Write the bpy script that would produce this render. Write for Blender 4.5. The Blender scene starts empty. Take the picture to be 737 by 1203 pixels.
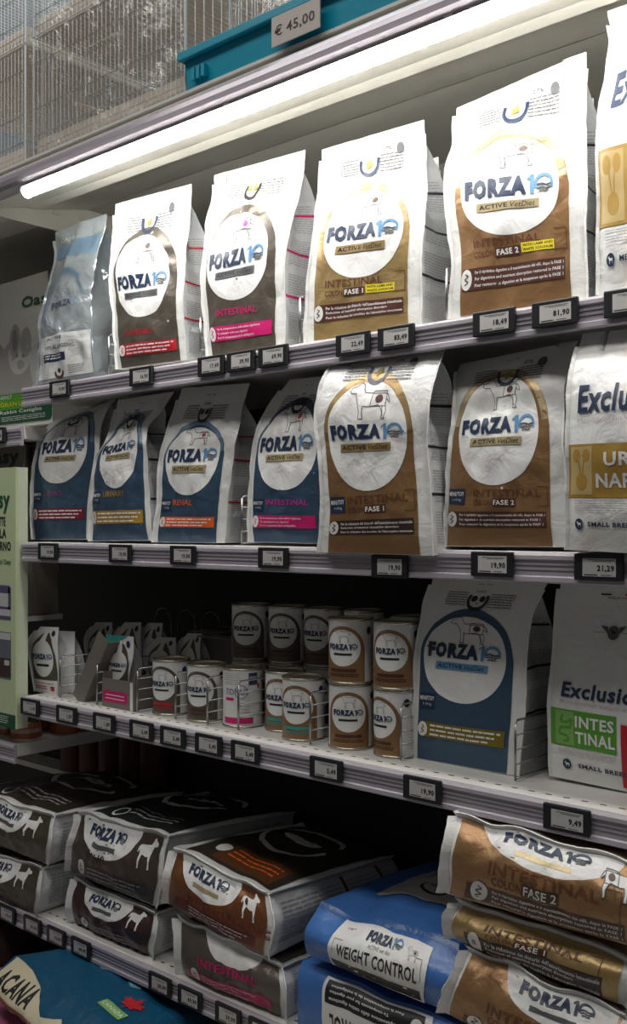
import bpy, bmesh, math, random
import numpy as np
from mathutils import Vector, Matrix, noise
from mathutils.geometry import tessellate_polygon
PI = math.pi
scene = bpy.context.scene
C = scene.collection
# ------------------------------------------------------------------ camera
cam_d = bpy.data.cameras.new('camera'); cam = bpy.data.objects.new('camera', cam_d); C.objects.link(cam)
cam.location = (0, -1.2326, 0); cam.rotation_euler = (PI/2, 0, math.radians(41.665))
cam_d.sensor_fit = 'VERTICAL'; cam_d.sensor_height = 36; cam_d.lens = 36*1200/1203
cam_d.shift_y = 16.5/1203; cam_d.clip_start = .02
scene.camera = cam
# ------------------------------------------------------------------ world and light
w = bpy.data.worlds.new('world'); scene.world = w; w.use_nodes = True
w.node_tree.nodes['Background'].inputs[0].default_value = (1, .98, .95, 1)
w.node_tree.nodes['Background'].inputs[1].default_value = .05
def area(name, loc, rot, sx, sy, power, col=(1, 1, 1)):
    l = bpy.data.lights.new(name, 'AREA'); l.shape = 'RECTANGLE'; l.size = sx; l.size_y = sy; l.energy = power; l.color = col
    o = bpy.data.objects.new(name, l); C.objects.link(o); o.location = loc; o.rotation_euler = rot; return o
# the shop's ceiling light over the aisle, and the strip under the top shelf
area('aisle_ceiling_light', (-1.2, -1.25, 2.1), (0, 0, 0), 3.6, .5, 29, (1, .97, .92))
TUBE_EMIT = 38.0
area('added_cage_fill_light', (-1.6, .2, 2.15), (0, 0, 0), 3.0, .4, 16, (.93, .97, 1))  # unseen lamp added to brighten the cages and the wall behind them
scene.view_settings.view_transform = 'Standard'; scene.view_settings.look = 'None'
scene.view_settings.gamma = 1; scene.view_settings.use_curve_mapping = False
scene.view_settings.exposure = 0.35
scene.cycles.use_denoising = True
scene.cycles.max_bounces = 8

# measured outlines in metres: [height fraction, x left, z left, x right, z right, y]
D = {
  'hypo': [[0, -1.914, 0.3055, -1.7071, 0.3054, 0.02], [0.25, -1.8978, 0.3955, -1.7157, 0.3945, 0.02], [0.5, -1.8975, 0.4547, -1.7241, 0.4621, 0.024], [0.66, -1.8871, 0.5132, -1.7293, 0.5114, 0.032], [0.78, -1.8704, 0.5668, -1.7229, 0.5607, 0.04], [0.9, -1.8856, 0.6037, -1.708, 0.6098, 0.046], [1, -1.8915, 0.637, -1.7077, 0.6402, 0.05]],
  'dermo_red': [[0, -1.632, 0.3098, -1.4292, 0.3064, 0.02], [0.2, -1.6374, 0.3711, -1.4339, 0.3621, 0.02], [0.4, -1.6456, 0.433, -1.4363, 0.4222, 0.02], [0.65, -1.6644, 0.5223, -1.4407, 0.5034, 0.028], [0.82, -1.6691, 0.5838, -1.4424, 0.5649, 0.04], [1, -1.6794, 0.6535, -1.4489, 0.6437, 0.05]],
  'intest_grey': [[0, -1.3667, 0.3012, -1.1809, 0.3011, 0.02], [0.25, -1.3781, 0.3904, -1.1789, 0.3797, 0.02], [0.5, -1.3803, 0.4695, -1.175, 0.465, 0.02], [0.7, -1.3776, 0.5515, -1.1667, 0.5271, 0.03], [0.85, -1.3748, 0.5982, -1.1584, 0.5765, 0.04], [1, -1.3856, 0.6452, -1.1597, 0.6369, 0.05]],
  'fase1_gold': [[0, -1.1307, 0.3023, -0.8984, 0.2989, 0.02], [0.25, -1.125, 0.3872, -0.8984, 0.3692, 0.02], [0.5, -1.1137, 0.4693, -0.8952, 0.4503, 0.02], [0.7, -1.1095, 0.5365, -0.8985, 0.5084, 0.03], [0.85, -1.1145, 0.578, -0.9048, 0.5614, 0.04], [1, -1.1224, 0.6277, -0.9143, 0.6225, 0.05]],
  'fase2_big': [[0, -0.8415, 0.302, -0.6266, 0.2989, 0.015], [0.22, -0.8356, 0.388, -0.629, 0.3747, 0.015], [0.48, -0.8475, 0.4711, -0.6302, 0.4458, 0.015], [0.62, -0.8509, 0.523, -0.6328, 0.4951, 0.02], [0.75, -0.8457, 0.562, -0.6366, 0.5352, 0.03], [0.9, -0.8493, 0.5998, -0.6404, 0.5987, 0.04], [1, -0.8512, 0.622, -0.6429, 0.6414, 0.045]],
  'excl_top': [[0, -0.6097, 0.302, -0.4194, 0.3007, 0.015], [0.25, -0.6085, 0.3876, -0.4213, 0.3818, 0.015], [0.55, -0.6097, 0.5049, -0.4233, 0.4985, 0.015], [0.7, -0.6086, 0.5634, -0.4247, 0.5681, 0.025], [0.84, -0.6014, 0.6263, -0.4261, 0.6336, 0.035], [1, -0.6122, 0.686, -0.4254, 0.686, 0.045]],
  'dermo_blue': [[0, -1.9611, -0.0301, -1.7548, -0.0282, 0.04], [0.3, -1.9644, 0.0621, -1.7446, 0.0616, 0.04], [0.6, -1.9573, 0.1503, -1.7283, 0.1489, 0.044], [0.8, -1.9485, 0.2091, -1.7325, 0.2223, 0.06], [0.92, -1.926, 0.2336, -1.736, 0.2526, 0.08], [1, -1.9034, 0.2468, -1.7391, 0.269, 0.1]],
  'urinary_blue': [[0, -1.7381, -0.0315, -1.5393, -0.0279, 0.03], [0.3, -1.7294, 0.0576, -1.5495, 0.0592, 0.03], [0.55, -1.7122, 0.1353, -1.5521, 0.1448, 0.03], [0.78, -1.6869, 0.1834, -1.5653, 0.1962, 0.045], [0.9, -1.6925, 0.2265, -1.5423, 0.229, 0.06], [1, -1.7036, 0.2602, -1.5269, 0.2623, 0.075]],
  'renal_blue': [[0, -1.5342, -0.0311, -1.3372, -0.0305, 0.03], [0.3, -1.519, 0.0456, -1.3283, 0.0426, 0.03], [0.55, -1.5115, 0.1315, -1.3152, 0.1272, 0.03], [0.78, -1.5043, 0.1922, -1.3154, 0.1829, 0.045], [0.9, -1.5019, 0.2291, -1.3199, 0.2212, 0.06], [1, -1.5043, 0.2669, -1.3176, 0.2594, 0.075]],
  'intest_blue': [[0, -1.2723, -0.0283, -1.1021, -0.0293, 0.03], [0.3, -1.2701, 0.0447, -1.0984, 0.0418, 0.03], [0.55, -1.2638, 0.1189, -1.0947, 0.117, 0.03], [0.72, -1.2612, 0.1685, -1.0996, 0.1696, 0.04], [0.86, -1.2474, 0.2139, -1.1094, 0.2101, 0.06], [1, -1.2231, 0.2571, -1.1077, 0.2547, 0.08]],
  'fase1_big': [[0, -1.0621, -0.0416, -0.8459, -0.0427, -0.024], [0.25, -1.0532, 0.0294, -0.8503, 0.0367, -0.024], [0.5, -1.0603, 0.1179, -0.8578, 0.1154, -0.024], [0.7, -1.0701, 0.1816, -0.8533, 0.1715, -0.024], [0.87, -1.0616, 0.2435, -0.8509, 0.2324, -0.004], [1, -1.0633, 0.264, -0.8531, 0.264, 0.021]],
  'fase2_blue_row': [[0, -0.8499, -0.0299, -0.6546, -0.0284, 0.012], [0.27, -0.844, 0.0472, -0.6583, 0.0433, 0.012], [0.55, -0.8366, 0.1275, -0.6608, 0.1255, 0.012], [0.76, -0.8392, 0.1824, -0.6663, 0.1914, 0.027], [0.89, -0.854, 0.2197, -0.6679, 0.2252, 0.047], [1, -0.8597, 0.2442, -0.6654, 0.2567, 0.067]],
  'excl_uri': [[0, -0.6332, -0.0309, -0.45, -0.0371, -0.024], [0.3, -0.632, 0.0507, -0.453, 0.0462, -0.024], [0.6, -0.6314, 0.1301, -0.453, 0.1264, -0.024], [0.78, -0.6348, 0.1888, -0.4547, 0.1839, -0.014], [1, -0.6332, 0.2549, -0.4577, 0.2495, 0.016]],
  'mini_blue': [[0, -0.9581, -0.3663, -0.7669, -0.3648, 0.078], [0.3, -0.9515, -0.2713, -0.757, -0.2681, 0.078], [0.6, -0.9449, -0.1795, -0.7528, -0.18, 0.078], [0.82, -0.9373, -0.1207, -0.7474, -0.1211, 0.088], [1, -0.9366, -0.0785, -0.7323, -0.0781, 0.108]],
  'excl_int': [[0, -0.7211, -0.3604, -0.5086, -0.3657, 0.095], [0.4, -0.7225, -0.2502, -0.5086, -0.2527, 0.095], [0.7, -0.7178, -0.1717, -0.5057, -0.1686, 0.099], [1, -0.7169, -0.0692, -0.5029, -0.0693, 0.115]],
  'rabbit': [[0, -2.4722, 0.2366, -2.0048, 0.2363, 0.12], [0.3, -2.4722, 0.3295, -2.0048, 0.33, 0.12], [0.6, -2.4722, 0.4423, -2.0116, 0.4422, 0.12], [0.85, -2.4905, 0.5303, -2.0333, 0.5292, 0.13], [1, -2.5182, 0.6, -2.0702, 0.6023, 0.15]],
  'pouch_white': [[0, -1.9665, -0.3662, -1.8819, -0.3664, 0.05], [0.4, -1.9799, -0.3165, -1.8788, -0.3127, 0.05], [0.8, -1.9943, -0.2516, -1.8893, -0.2477, 0.055], [1, -1.9618, -0.2232, -1.8934, -0.2206, 0.06]],
  'pouch_back': [[0, -1.9057, -0.3627, -1.8552, -0.3628, 0.075], [0.5, -1.9122, -0.3035, -1.8552, -0.302, 0.075], [1, -1.93, -0.2324, -1.8694, -0.2301, 0.085]],
  'pouch_lean': [[0, -1.8339, -0.3678, -1.7735, -0.3699, 0.06], [0.5, -1.8113, -0.3157, -1.7459, -0.3165, 0.07], [1, -1.7889, -0.2568, -1.7245, -0.2552, 0.08]],
  'pouch_teal': [[0, -1.7219, -0.3471, -1.66, -0.3455, 0.065], [0.4, -1.7276, -0.3036, -1.6545, -0.3018, 0.065], [0.8, -1.7276, -0.2577, -1.6408, -0.2541, 0.065], [1, -1.7305, -0.2261, -1.6408, -0.2232, 0.065]],
  'acana': [[0, -1.713, -0.8892, -1.3721, -0.8967, -0.16], [0.45, -1.7606, -0.8413, -1.4045, -0.853, -0.16], [1, -1.8598, -0.8529, -1.55, -0.8701, -0.08]],
  's1u': [[0, -2.1831, -0.7057, -1.8456, -0.7123, 0.0], [0.5, -2.1579, -0.6535, -1.8121, -0.6566, -0.01], [1, -2.1567, -0.6083, -1.8177, -0.6086, 0.0]],
  's1l': [[0, -2.2138, -0.825, -1.8834, -0.825, 0.0], [0.5, -2.1958, -0.7772, -1.8555, -0.7729, -0.01], [1, -2.1984, -0.7286, -1.8612, -0.7212, 0.0]],
  's2u': [[0, -1.7921, -0.7179, -1.5157, -0.7239, 0.02], [0.5, -1.766, -0.6513, -1.4827, -0.6486, 0.008], [1, -1.7608, -0.5933, -1.481, -0.5825, 0.02]],
  's2l': [[0, -1.7842, -0.825, -1.5306, -0.825, 0.025], [0.5, -1.779, -0.7789, -1.5134, -0.7736, 0.015], [1, -1.7812, -0.7291, -1.5205, -0.7346, 0.025]],
  's3u': [[0, -1.4645, -0.7007, -1.2023, -0.7283, 0.005], [0.5, -1.4431, -0.6437, -1.1827, -0.6694, -0.007], [1, -1.4416, -0.5994, -1.1983, -0.6196, 0.005]],
  's3l': [[0, -1.4306, -0.825, -1.1713, -0.825, 0.015], [0.5, -1.4262, -0.7771, -1.159, -0.7684, 0.005], [1, -1.4401, -0.718, -1.1782, -0.7361, 0.015]],
  's4u': [[0, -1.0999, -0.6893, -0.8247, -0.6967, -0.01], [0.3, -1.1001, -0.6576, -0.8136, -0.6583, -0.02], [1, -1.0934, -0.6152, -0.8286, -0.6046, 0.02]],
  's4l': [[0, -1.1185, -0.825, -0.8102, -0.825, -0.01], [0.55, -1.1241, -0.739, -0.8059, -0.7366, -0.01], [1, -1.1201, -0.7023, -0.8197, -0.7048, 0.0]],
  's5a': [[0, -0.8198, -0.5184, -0.5199, -0.5184, -0.03], [0.5, -0.8031, -0.4531, -0.5137, -0.4595, -0.042], [1, -0.8093, -0.4007, -0.5243, -0.4181, -0.02]],
  's5b': [[0, -0.817, -0.5859, -0.5652, -0.602, -0.015], [0.5, -0.8146, -0.5582, -0.555, -0.5635, -0.025], [1, -0.8069, -0.5278, -0.554, -0.5356, -0.015]],
  's5c': [[0, -0.8198, -0.688, -0.5494, -0.7076, -0.03], [0.5, -0.7974, -0.636, -0.5404, -0.6498, -0.04], [1, -0.788, -0.5874, -0.5562, -0.6055, -0.02]],
}

# ------------------------------------------------------------------ materials
MATS = {}
def mat(name, col, rough=.5, metal=0., bump=0., bscale=40., spec=.5, emit=None, coat=0.):
    if name in MATS: return MATS[name]
    m = bpy.data.materials.new(name); m.use_nodes = True
    nt = m.node_tree; b = nt.nodes['Principled BSDF']
    b.inputs['Base Color'].default_value = (*col, 1); b.inputs['Roughness'].default_value = rough
    b.inputs['Metallic'].default_value = metal; b.inputs['Specular IOR Level'].default_value = spec
    b.inputs['Coat Weight'].default_value = coat
    if emit:
        b.inputs['Emission Color'].default_value = (*col, 1); b.inputs['Emission Strength'].default_value = emit
    tc = nt.nodes.new('ShaderNodeTexCoord')
    n = nt.nodes.new('ShaderNodeTexNoise'); n.inputs['Scale'].default_value = bscale; n.inputs['Detail'].default_value = 4; n.inputs['Distortion'].default_value = .6
    nt.links.new(tc.outputs['Object'], n.inputs['Vector'])
    # slight tone variation so that no surface is dead flat
    mx = nt.nodes.new('ShaderNodeMix'); mx.data_type = 'RGBA'; mx.blend_type = 'MULTIPLY'
    mx.inputs[0].default_value = .12
    mx.inputs[6].default_value = (*col, 1); nt.links.new(n.outputs['Color'], mx.inputs[7])
    nt.links.new(mx.outputs[2], b.inputs['Base Color'])
    if bump:
        bp = nt.nodes.new('ShaderNodeBump'); bp.inputs['Strength'].default_value = bump; bp.inputs['Distance'].default_value = .008
        nt.links.new(n.outputs['Fac'], bp.inputs['Height']); nt.links.new(bp.outputs[0], b.inputs['Normal'])
    MATS[name] = m; return m
WHITE = mat('bag_white_film', (.78, .78, .77), .34, 0, .5, 28)
GUS = mat('bag_gusset_film', (.66, .67, .68), .38, 0, .6, 30)
OVAL = mat('print_white', (.82, .82, .81), .33, 0, .4, 28)
GOLD = mat('foil_gold', (.42, .29, .125), .36, .45, .4, 28)
BRONZE = mat('foil_bronze', (.33, .185, .085), .36, .45, .4, 28)
LGOLD = mat('foil_pale_gold', (.55, .44, .25), .36, .4, .3, 28)
BLUE = mat('foil_blue', (.055, .105, .175), .32, .35, .4, 28)
LBLUE = mat('foil_light_blue', (.17, .26, .36), .33, .35, .4, 28)
TAUPE = mat('foil_taupe', (.13, .11, .09), .34, .35, .4, 28)
SILVER = mat('foil_silver_blue', (.60, .66, .70), .16, .6, .9, 22)
DARKF = mat('foil_dark', (.055, .045, .036), .38, .3, .5, 24)
WINE = mat('foil_wine', (.06, .03, .03), .36, .3, .5, 24)
COPPER = mat('foil_copper', (.20, .075, .028), .34, .4, .5, 24)
NAVY = mat('ink_navy', (.018, .035, .085), .4)
BLACK = mat('ink_black', (.015, .015, .017), .45)
INKG = mat('ink_grey', (.10, .10, .11), .5)
INKL = mat('ink_light_grey', (.42, .42, .43), .5)
CYAN = mat('ink_light_blue', (.12, .29, .52), .4)
BROWN = mat('ink_brown', (.085, .030, .020), .4)
TITLE = mat('ink_title_brown', (.15, .055, .028), .4)
DBROWN = mat('ink_dark_brown', (.045, .022, .016), .4)
RED = mat('ink_red', (.50, .02, .03), .4)
ORANGE = mat('ink_orange', (.80, .13, .02), .4)
PINK = mat('ink_pink', (.62, .012, .16), .4)
MAG = mat('ink_magenta', (.55, .03, .33), .4)
PURPLE = mat('ink_purple', (.24, .07, .20), .4)
MUST = mat('ink_mustard', (.42, .24, .03), .42)
OLIVE = mat('ink_olive', (.20, .15, .01), .42)
CRIM = mat('ink_crimson', (.23, .01, .035), .42)
YEL = mat('ink_yellow', (.80, .68, .03), .4)
GREEN = mat('ink_green', (.10, .34, .035), .42)
DGREEN = mat('ink_dark_green', (.012, .09, .045), .42)
LGREEN = mat('ink_pale_green', (.22, .44, .13), .42)
TEALI = mat('ink_teal', (.03, .34, .32), .42)
EXG = mat('print_ochre', (.40, .24, .05), .42)
EXL = mat('print_pale_ochre', (.50, .37, .16), .42)
LILAC = mat('ink_lilac', (.50, .36, .48), .5)
KIB = mat('kibble_olive', (.32, .27, .08), .6)
CHROME = mat('chrome_wire', (.34, .34, .34), .32, 1)
TIN = mat('tin_metal', (.60, .55, .45), .25, .9)
LID = mat('tin_lid', (.45, .42, .36), .3, .9, .1, 60)
SHELFW = mat('shelf_white_enamel', (.72, .71, .68), .42, 0, .05, 120)
RAIL = mat('price_rail_lavender', (.42, .39, .44), .35, 0, .05, 80)
RAILD = mat('price_rail_groove', (.30, .28, .32), .4)
TAGB = mat('tag_black_plastic', (.012, .013, .016), .4)
TAGS = mat('tag_screen_grey', (.50, .49, .48), .5)
FASC = mat('fascia_lilac_grey', (.47, .43, .48), .24, .25, .05, 60)
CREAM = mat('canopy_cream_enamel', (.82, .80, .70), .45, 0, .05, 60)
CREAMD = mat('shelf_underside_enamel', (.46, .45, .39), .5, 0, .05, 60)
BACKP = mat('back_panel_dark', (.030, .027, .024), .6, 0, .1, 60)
BACKT = mat('back_panel_lit_tone', (.17, .165, .15), .55, 0, .1, 60)  # lighter copy of the dark back wall, tube light painted into its colour
TEAL = mat('teal_plastic', (.0, .32, .47), .4, 0, .05, 60)
CAGEM = mat('cage_wire_zinc', (.66, .68, .70), .4, .4)
TRAY = mat('cage_tray_beige', (.78, .69, .58), .5)
BLUEP = mat('bag_blue_film', (.055, .17, .48), .28, 0, .5, 22)
ACAB = mat('bag_petrol_film', (.004, .075, .155), .4, 0, .6, 20)
ACAC = mat('bag_cream_print', (.62, .56, .40), .45, 0, .4, 20)
PINKB = mat('bag_rose_film', (.42, .13, .24), .45, 0, .6, 24)
CARD = mat('carton_grey', (.20, .18, .165), .6)
POST = mat('poster_green', (.56, .66, .40), .5)

# ------------------------------------------------------------------ object helpers
def link(name, me, parent=None, loc=None):
    o = bpy.data.objects.new(name, me); C.objects.link(o)
    if parent is not None: o.parent = parent
    if loc is not None: o.location = loc
    return o
def tag(o, label, cat, group=None):
    o['label'] = label; o['category'] = cat
    if group: o['group'] = group
    return o
def thing(name, label, cat, loc, group=None):
    o = bpy.data.objects.new(name, None); C.objects.link(o); o.location = loc; o.empty_display_size = .05
    return tag(o, label, cat, group)
def mesh_obj(name, vs, fs, mats, parent=None, ids=None, smooth=False, org=(0, 0, 0)):
    me = bpy.data.meshes.new(name)
    vs = np.asarray(vs, float).reshape(-1, 3) - np.asarray(org)
    me.from_pydata(vs.tolist(), [], [list(f) for f in fs])
    for m in (mats if isinstance(mats, (list, tuple)) else [mats]): me.materials.append(m)
    if ids is not None: me.polygons.foreach_set('material_index', ids)
    if smooth: me.polygons.foreach_set('use_smooth', [True]*len(me.polygons))
    me.update()
    return link(name, me, parent)
def bm_obj(name, bm, m, parent=None, org=(0, 0, 0), smooth=False):
    bmesh.ops.translate(bm, verts=bm.verts, vec=-Vector(org))
    bmesh.ops.recalc_face_normals(bm, faces=bm.faces)
    me = bpy.data.meshes.new(name); bm.to_mesh(me); bm.free()
    for q in (m if isinstance(m, (list, tuple)) else [m]): me.materials.append(q)
    if smooth: me.polygons.foreach_set('use_smooth', [True]*len(me.polygons))
    return link(name, me, parent)
def box(bm, x0, x1, y0, y1, z0, z1, bev=0.):
    r = bmesh.ops.create_cube(bm, size=1)
    for v in r['verts']:
        v.co = Vector(((x0+x1)/2+v.co.x*(x1-x0), (y0+y1)/2+v.co.y*(y1-y0), (z0+z1)/2+v.co.z*(z1-z0)))
    if bev:
        es = list({e for v in r['verts'] for e in v.link_edges})
        bmesh.ops.bevel(bm, geom=es, offset=bev, segments=2, affect='EDGES', profile=.5)
def tube(bm, pts, r, n=6, cap=True):
    pts = [Vector(p) for p in pts]; rings = []
    for i, p in enumerate(pts):
        a = pts[max(i-1, 0)]; b = pts[min(i+1, len(pts)-1)]
        d = (b-a).normalized(); up = Vector((0, 0, 1)) if abs(d.z) < .9 else Vector((0, 1, 0))
        s = d.cross(up).normalized(); t = d.cross(s)
        rings.append([bm.verts.new(p+(s*math.cos(2*PI*k/n)+t*math.sin(2*PI*k/n))*r) for k in range(n)])
    for a, b in zip(rings, rings[1:]):
        for k in range(n): bm.faces.new((a[k], a[(k+1) % n], b[(k+1) % n], b[k]))
    if cap: bm.faces.new(rings[0][::-1]); bm.faces.new(rings[-1])
def extrude_x(bm, prof, x0, x1):
    a = [bm.verts.new((x0, y, z)) for y, z in prof]; b = [bm.verts.new((x1, y, z)) for y, z in prof]; n = len(prof)
    for k in range(n): bm.faces.new((a[k], a[(k+1) % n], b[(k+1) % n], b[k]))
    bm.faces.new(a[::-1]); bm.faces.new(b)

# ------------------------------------------------------------------ lettering
GL = {}
def glyphs(txt, bold=.0, shear=0.):
    key = (txt, bold, shear)
    if key in GL: return GL[key]
    cu = bpy.data.curves.new('t', 'FONT'); cu.body = txt; cu.offset = bold; cu.shear = shear; cu.resolution_u = 2; cu.size = 1
    cu.space_character = 1 + bold*3
    o = bpy.data.objects.new('t', cu); C.objects.link(o)
    dg = bpy.context.evaluated_depsgraph_get(); me = bpy.data.meshes.new_from_object(o.evaluated_get(dg))
    vs = [(v.co.x, v.co.y) for v in me.vertices]; fs = [tuple(p.vertices) for p in me.polygons]
    bpy.data.objects.remove(o); bpy.data.curves.remove(cu); bpy.data.meshes.remove(me)
    if not vs: vs = [(0, 0), (1, 0), (0, 1)]; fs = []
    vs = np.array(vs); vs[:, 0] -= vs[:, 0].min(); vs[:, 1] -= vs[:, 1].min()
    GL[key] = (vs, fs); return GL[key]

class Art:
    """flat print in (s, t): s across, t up, both 0..1; cut along the grid of the surface that carries it"""
    def __init__(self, nu=20, nv=32): self.bm = bmesh.new(); self.k = []; self.nu, self.nv = nu, nv; self.rng = random.Random(3)
    def _id(self, part, m, lay):
        q = (part, m, lay)
        if q not in self.k: self.k.append(q)
        return self.k.index(q)
    def raw(self, part, m, lay, vs, fs):
        i = self._id(part, m, lay); bv = [self.bm.verts.new((x, y, 0)) for x, y in vs]
        for f in fs:
            ar = sum(vs[f[k-1]][0]*vs[f[k]][1]-vs[f[k]][0]*vs[f[k-1]][1] for k in range(len(f)))
            if ar < 0: f = f[::-1]
            try: self.bm.faces.new([bv[j] for j in f]).material_index = i
            except ValueError: pass
    def poly(self, part, m, lay, pts):
        fs = tessellate_polygon([[Vector((x, y, 0)) for x, y in pts]])
        self.raw(part, m, lay, pts, fs)
    def rect(self, part, m, lay, s0, s1, t0, t1): self.raw(part, m, lay, [(s0, t0), (s1, t0), (s1, t1), (s0, t1)], [(0, 1, 2, 3)])
    def ell(self, part, m, lay, cx, cy, rx, ry, n=36, p=2.):
        pts = []
        for k in range(n):
            a = 2*PI*k/n; c, s = math.cos(a), math.sin(a)
            pts.append((cx+rx*math.copysign(abs(c)**(2/p), c), cy+ry*math.copysign(abs(s)**(2/p), s)))
        self.poly(part, m, lay, pts)
    def stroke(self, part, m, lay, pts, ws, wt, closed=False):
        pts = list(pts) + ([pts[0]] if closed else [])
        for (a, b), (c, d) in zip(pts, pts[1:]):
            dx, dy = (c-a)/ws, (d-b)/wt; L = math.hypot(dx, dy) or 1; nx, ny = -dy/L*ws/2, dx/L*wt/2
            self.raw(part, m, lay, [(a-nx, b-ny), (c-nx, d-ny), (c+nx, d+ny), (a+nx, b+ny)], [(0, 1, 2, 3)])
    def arc(self, part, m, lay, cx, cy, rx, ry, a0, a1, ws, wt, n=18):
        self.stroke(part, m, lay, [(cx+rx*math.cos(a0+(a1-a0)*k/n), cy+ry*math.sin(a0+(a1-a0)*k/n)) for k in range(n+1)], ws, wt)
    def text(self, part, m, lay, txt, s0, s1, t0, t1, bold=.0, shear=0., rise=0., flip=False):
        vs, fs = glyphs(txt, bold, shear); W, H = vs.max(0)
        u = vs[:, 0]/W; v = vs[:, 1]/H
        if flip: u = 1-u; v = 1-v
        self.raw(part, m, lay, [(s0+(s1-s0)*a, t0+(t1-t0)*b+rise*a) for a, b in zip(u, v)], fs)
    def lines(self, part, m, lay, s0, s1, t0, t1, n, fill=.5):
        for k in range(n):
            y1 = t1-(t1-t0)*k/n; y0 = y1-(t1-t0)/n*fill; x = s0
            while x < s1-.01:
                w_ = min(self.rng.uniform(.06, .2)*(s1-s0), s1-x); self.rect(part, m, lay, x, x+w_*.86, y0, y1); x += w_
    def done(self):
        bm = self.bm
        for i in range(0, self.nu+1):
            bmesh.ops.bisect_plane(bm, geom=bm.verts[:]+bm.edges[:]+bm.faces[:], dist=1e-6, plane_co=(i/self.nu, 0, 0), plane_no=(1, 0, 0), clear_inner=(i == 0), clear_outer=(i == self.nu))
        for i in range(0, self.nv+1):
            bmesh.ops.bisect_plane(bm, geom=bm.verts[:]+bm.edges[:]+bm.faces[:], dist=1e-6, plane_co=(0, i/self.nv, 0), plane_no=(0, 1, 0), clear_inner=(i == 0), clear_outer=(i == self.nv))
        bm.verts.index_update()
        co = np.array([(v.co.x, v.co.y) for v in bm.verts]); co = np.clip(co, 0, 1)
        fc = [([v.index for v in f.verts], f.material_index) for f in bm.faces]; bm.free()
        self.out = []
        for part in dict.fromkeys(p for p, _, _ in self.k):
            ids = [i for i, q in enumerate(self.k) if q[0] == part]; ms = []; fl = []; mi = []; ly = {}
            for f, i in fc:
                if i in ids:
                    if self.k[i][1] not in ms: ms.append(self.k[i][1])
                    fl.append(f); mi.append(ms.index(self.k[i][1]))
                    for v in f: ly[v] = self.k[i][2]
            if not fl: continue
            used = sorted(ly); re = {v: j for j, v in enumerate(used)}
            self.out.append((part, ms, co[used], np.array([ly[v] for v in used], float), [[re[v] for v in f] for f in fl], mi))
        return self

OWNER = {'claim_lettering': 'claim_strip', 'claim_icon': 'claim_strip', 'brand_lettering': 'logo_oval', 'dog_drawing': 'logo_oval', 'range_strip': 'logo_oval', 'band_lettering': 'green_band'}
class Surf:
    """a sheet given as a grid of points; print lies on it"""
    def __init__(self, G, flip=False):
        self.G = G; du = np.gradient(G, axis=1); dv = np.gradient(G, axis=0); n = np.cross(du, dv)
        n /= np.maximum(np.linalg.norm(n, axis=2, keepdims=True), 1e-9); self.N = -n if flip else n; self.flip = flip
        self.nv, self.nu = G.shape[0]-1, G.shape[1]-1
    def ev(self, A, s, t):
        x = np.clip(s*self.nu, 0, self.nu-1e-7); y = np.clip(t*self.nv, 0, self.nv-1e-7)
        i = x.astype(int); j = y.astype(int); a = (x-i)[:, None]; b = (y-j)[:, None]
        return (A[j, i]*(1-a)+A[j, i+1]*a)*(1-b)+(A[j+1, i]*(1-a)+A[j+1, i+1]*a)*b
    def sheet(self, name, m, parent, org, j0=0, j1=None):
        j1 = self.nv if j1 is None else j1; n = self.nu+1; vs = self.G[j0:j1+1].reshape(-1, 3)
        fs = []
        for j in range(j1-j0):
            for i in range(self.nu):
                q = (j*n+i, j*n+i+1, (j+1)*n+i+1, (j+1)*n+i); fs.append(q[::-1] if self.flip else q)
        return mesh_obj(name, vs, fs, m, parent, None, True, org)
    def print(self, art, parent, org, base=.0007, labels={}):
        made = {}
        for part, ms, co, ly, fs, mi in art.out:
            P = self.ev(self.G, co[:, 0], co[:, 1]); N = self.ev(self.N, co[:, 0], co[:, 1])
            N /= np.maximum(np.linalg.norm(N, axis=1, keepdims=True), 1e-9)
            P = P+N*(base+ly[:, None]*.00024)
            if self.flip: fs = [f[::-1] for f in fs]
            o = mesh_obj(part, P, fs, ms, made.get(OWNER.get(part), parent), mi, True, org); made[part] = o
            o.data.normals_split_custom_set_from_vertices(N.tolist())

def hermite(ts, ys, x):
    ts = np.array(ts); ys = np.array(ys, float); m = np.gradient(ys, ts, axis=0) if len(ts) > 2 else np.array([(ys[1]-ys[0])/(ts[1]-ts[0])]*2)
    i = np.clip(np.searchsorted(ts, x, side='right')-1, 0, len(ts)-2); h = ts[i+1]-ts[i]; u = ((x-ts[i])/h)
    sh = (-1,)+(1,)*(ys.ndim-1); u = u.reshape(sh); h = h.reshape(sh)
    return (2*u**3-3*u**2+1)*ys[i]+(u**3-2*u**2+u)*h*m[i]+(-2*u**3+3*u**2)*ys[i+1]+(u**3-u**2)*h*m[i+1]
def wr(p, seed, k=14.):     # soft folds plus sharper creases, about -1..1
    q = Vector((p[0]*k+seed*3.7, p[1]*k, p[2]*k*.75+seed))
    a = noise.noise(q); b = 1-abs(noise.noise(q*1.9+Vector((5, 1, 2))))*2.2
    return a*.8+b*.45
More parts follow.
